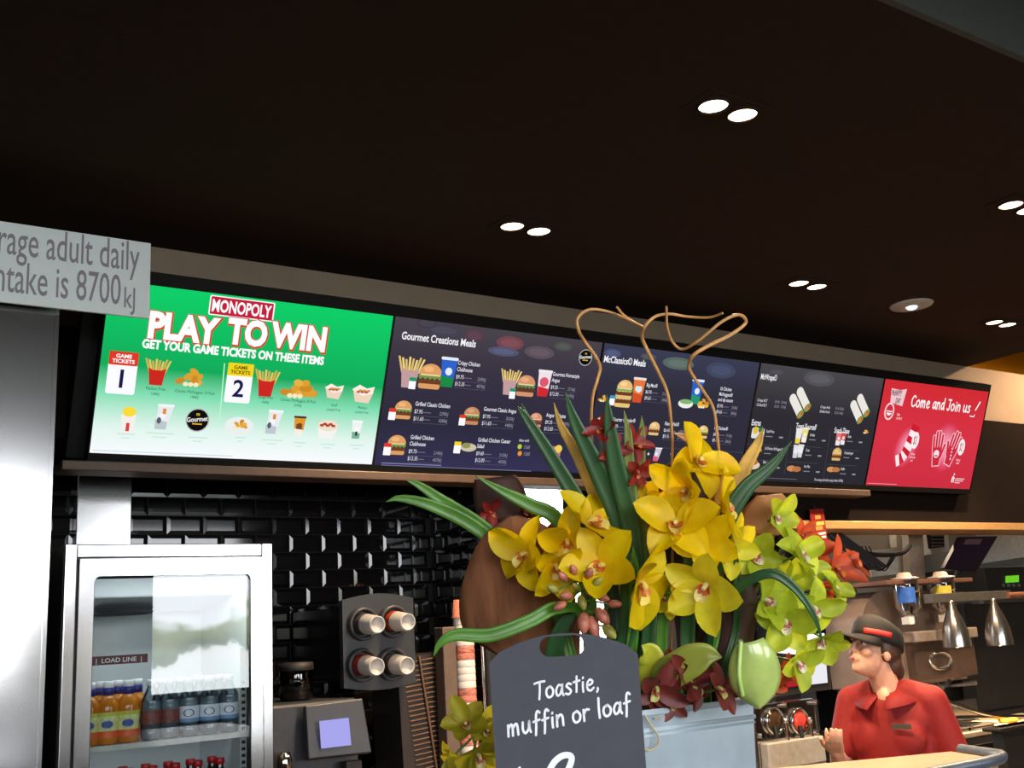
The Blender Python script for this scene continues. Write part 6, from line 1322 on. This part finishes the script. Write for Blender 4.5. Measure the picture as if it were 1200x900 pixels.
# polo shirt
b = MB()
def ellt(c, r, n=22):
    Mx = Matrix(((*[v.x for v in (ts, tf, UPV)], c.x), (*[v.y for v in (ts, tf, UPV)], c.y), (*[v.z for v in (ts, tf, UPV)], c.z), (0, 0, 0, 1))); b.ell((0, 0, 0), r, n, 0, Mx)
ellt(T(0, .0, shz_ - .10), (.180, .112, .13)); ellt(T(0, 0, 1.06), (.168, .125, .24)); ellt(T(0, .01, shz_ - .06), (.12, .095, .085)); ellt(T(0, 0, .95), (.175, .135, .14)); ellt(T(.07, .075, shz_ - .17), (.085, .05, .08)); ellt(T(-.07, .075, shz_ - .17), (.085, .05, .08))
capsule(b, Lsh, T(.075, 0, shz_ + .012), .064, .05); capsule(b, Rsh, T(-.075, 0, shz_ + .012), .064, .05)
for sh, el in ((Lsh, Lel), (Rsh, Rel)): capsule(b, sh, sh.lerp(el, .68), .066, .064)
sh_ = remeshed(b, 'polo_shirt', POLO, wk, .010, 6)
# collar: two leaves round the neck, open in front
nb = T(0, .005, neckz - .035)
for sx in (1, -1):
    vs = []; fs = []; n = 10
    for k in range(n + 1):
        u = -PI / 2 + sx * (PI * .93) * k / n; d = ts * math.cos(u) * .066 + tf * math.sin(u) * .066
        lowr = 1.75 + .75 * (k / n) ** 2
        top = nb + d + UPV * (.030 - .035 * k / n); mid = nb + d * 1.30 + UPV * (.022 - .038 * k / n); low = nb + d * lowr + UPV * (-.010 - .050 * (k / n) ** 1.5)
        vs += [top, mid, low]
    for k in range(n):
        for j in range(2): fs.append((k * 3 + j, k * 3 + j + 1, k * 3 + 4 + j, k * 3 + 3 + j))
    solid(MB().add(vs, fs, 0, True).build('collar', POLO, sh_), .004)
ORG_b = T(.085, .137, shz_ - .115); Bq = [ORG_b + ts * u + UPV * v for u, v in ((-.038, -.01), (.038, -.01), (.038, .01), (-.038, .01))]
slab(MB(), [p - tf * .006 for p in Bq] if False else Bq, .006).build('name_badge', mat('grey_badge', (112, 108, 100), .3, .6), sh_)
b = MB()
for sx in (.085, -.085): capsule(b, T(sx, 0, .92), T(sx * 1.05, .02, .5), .096, .072); capsule(b, T(sx * 1.05, .02, .5), T(sx * 1.05, -.01, .07), .07, .056)
ellt_b = b; b.ell(T(0, 0, .92), (.16, .15, .1), 18); remeshed(b, 'trousers', TROUS, wk, .012, 4)
for sx in (.089, -.089): MB().ell(T(sx, .05, .05), (.05, .05, .05), 14).tube([T(sx, -.05, .035), T(sx, .03, .045), T(sx * 1.15, .13, .035), T(sx * 1.2, .18, .028)], [.04, .05, .046, .028], 14).build('shoe', mat('black_shoe', (18, 18, 20), .4), wk)
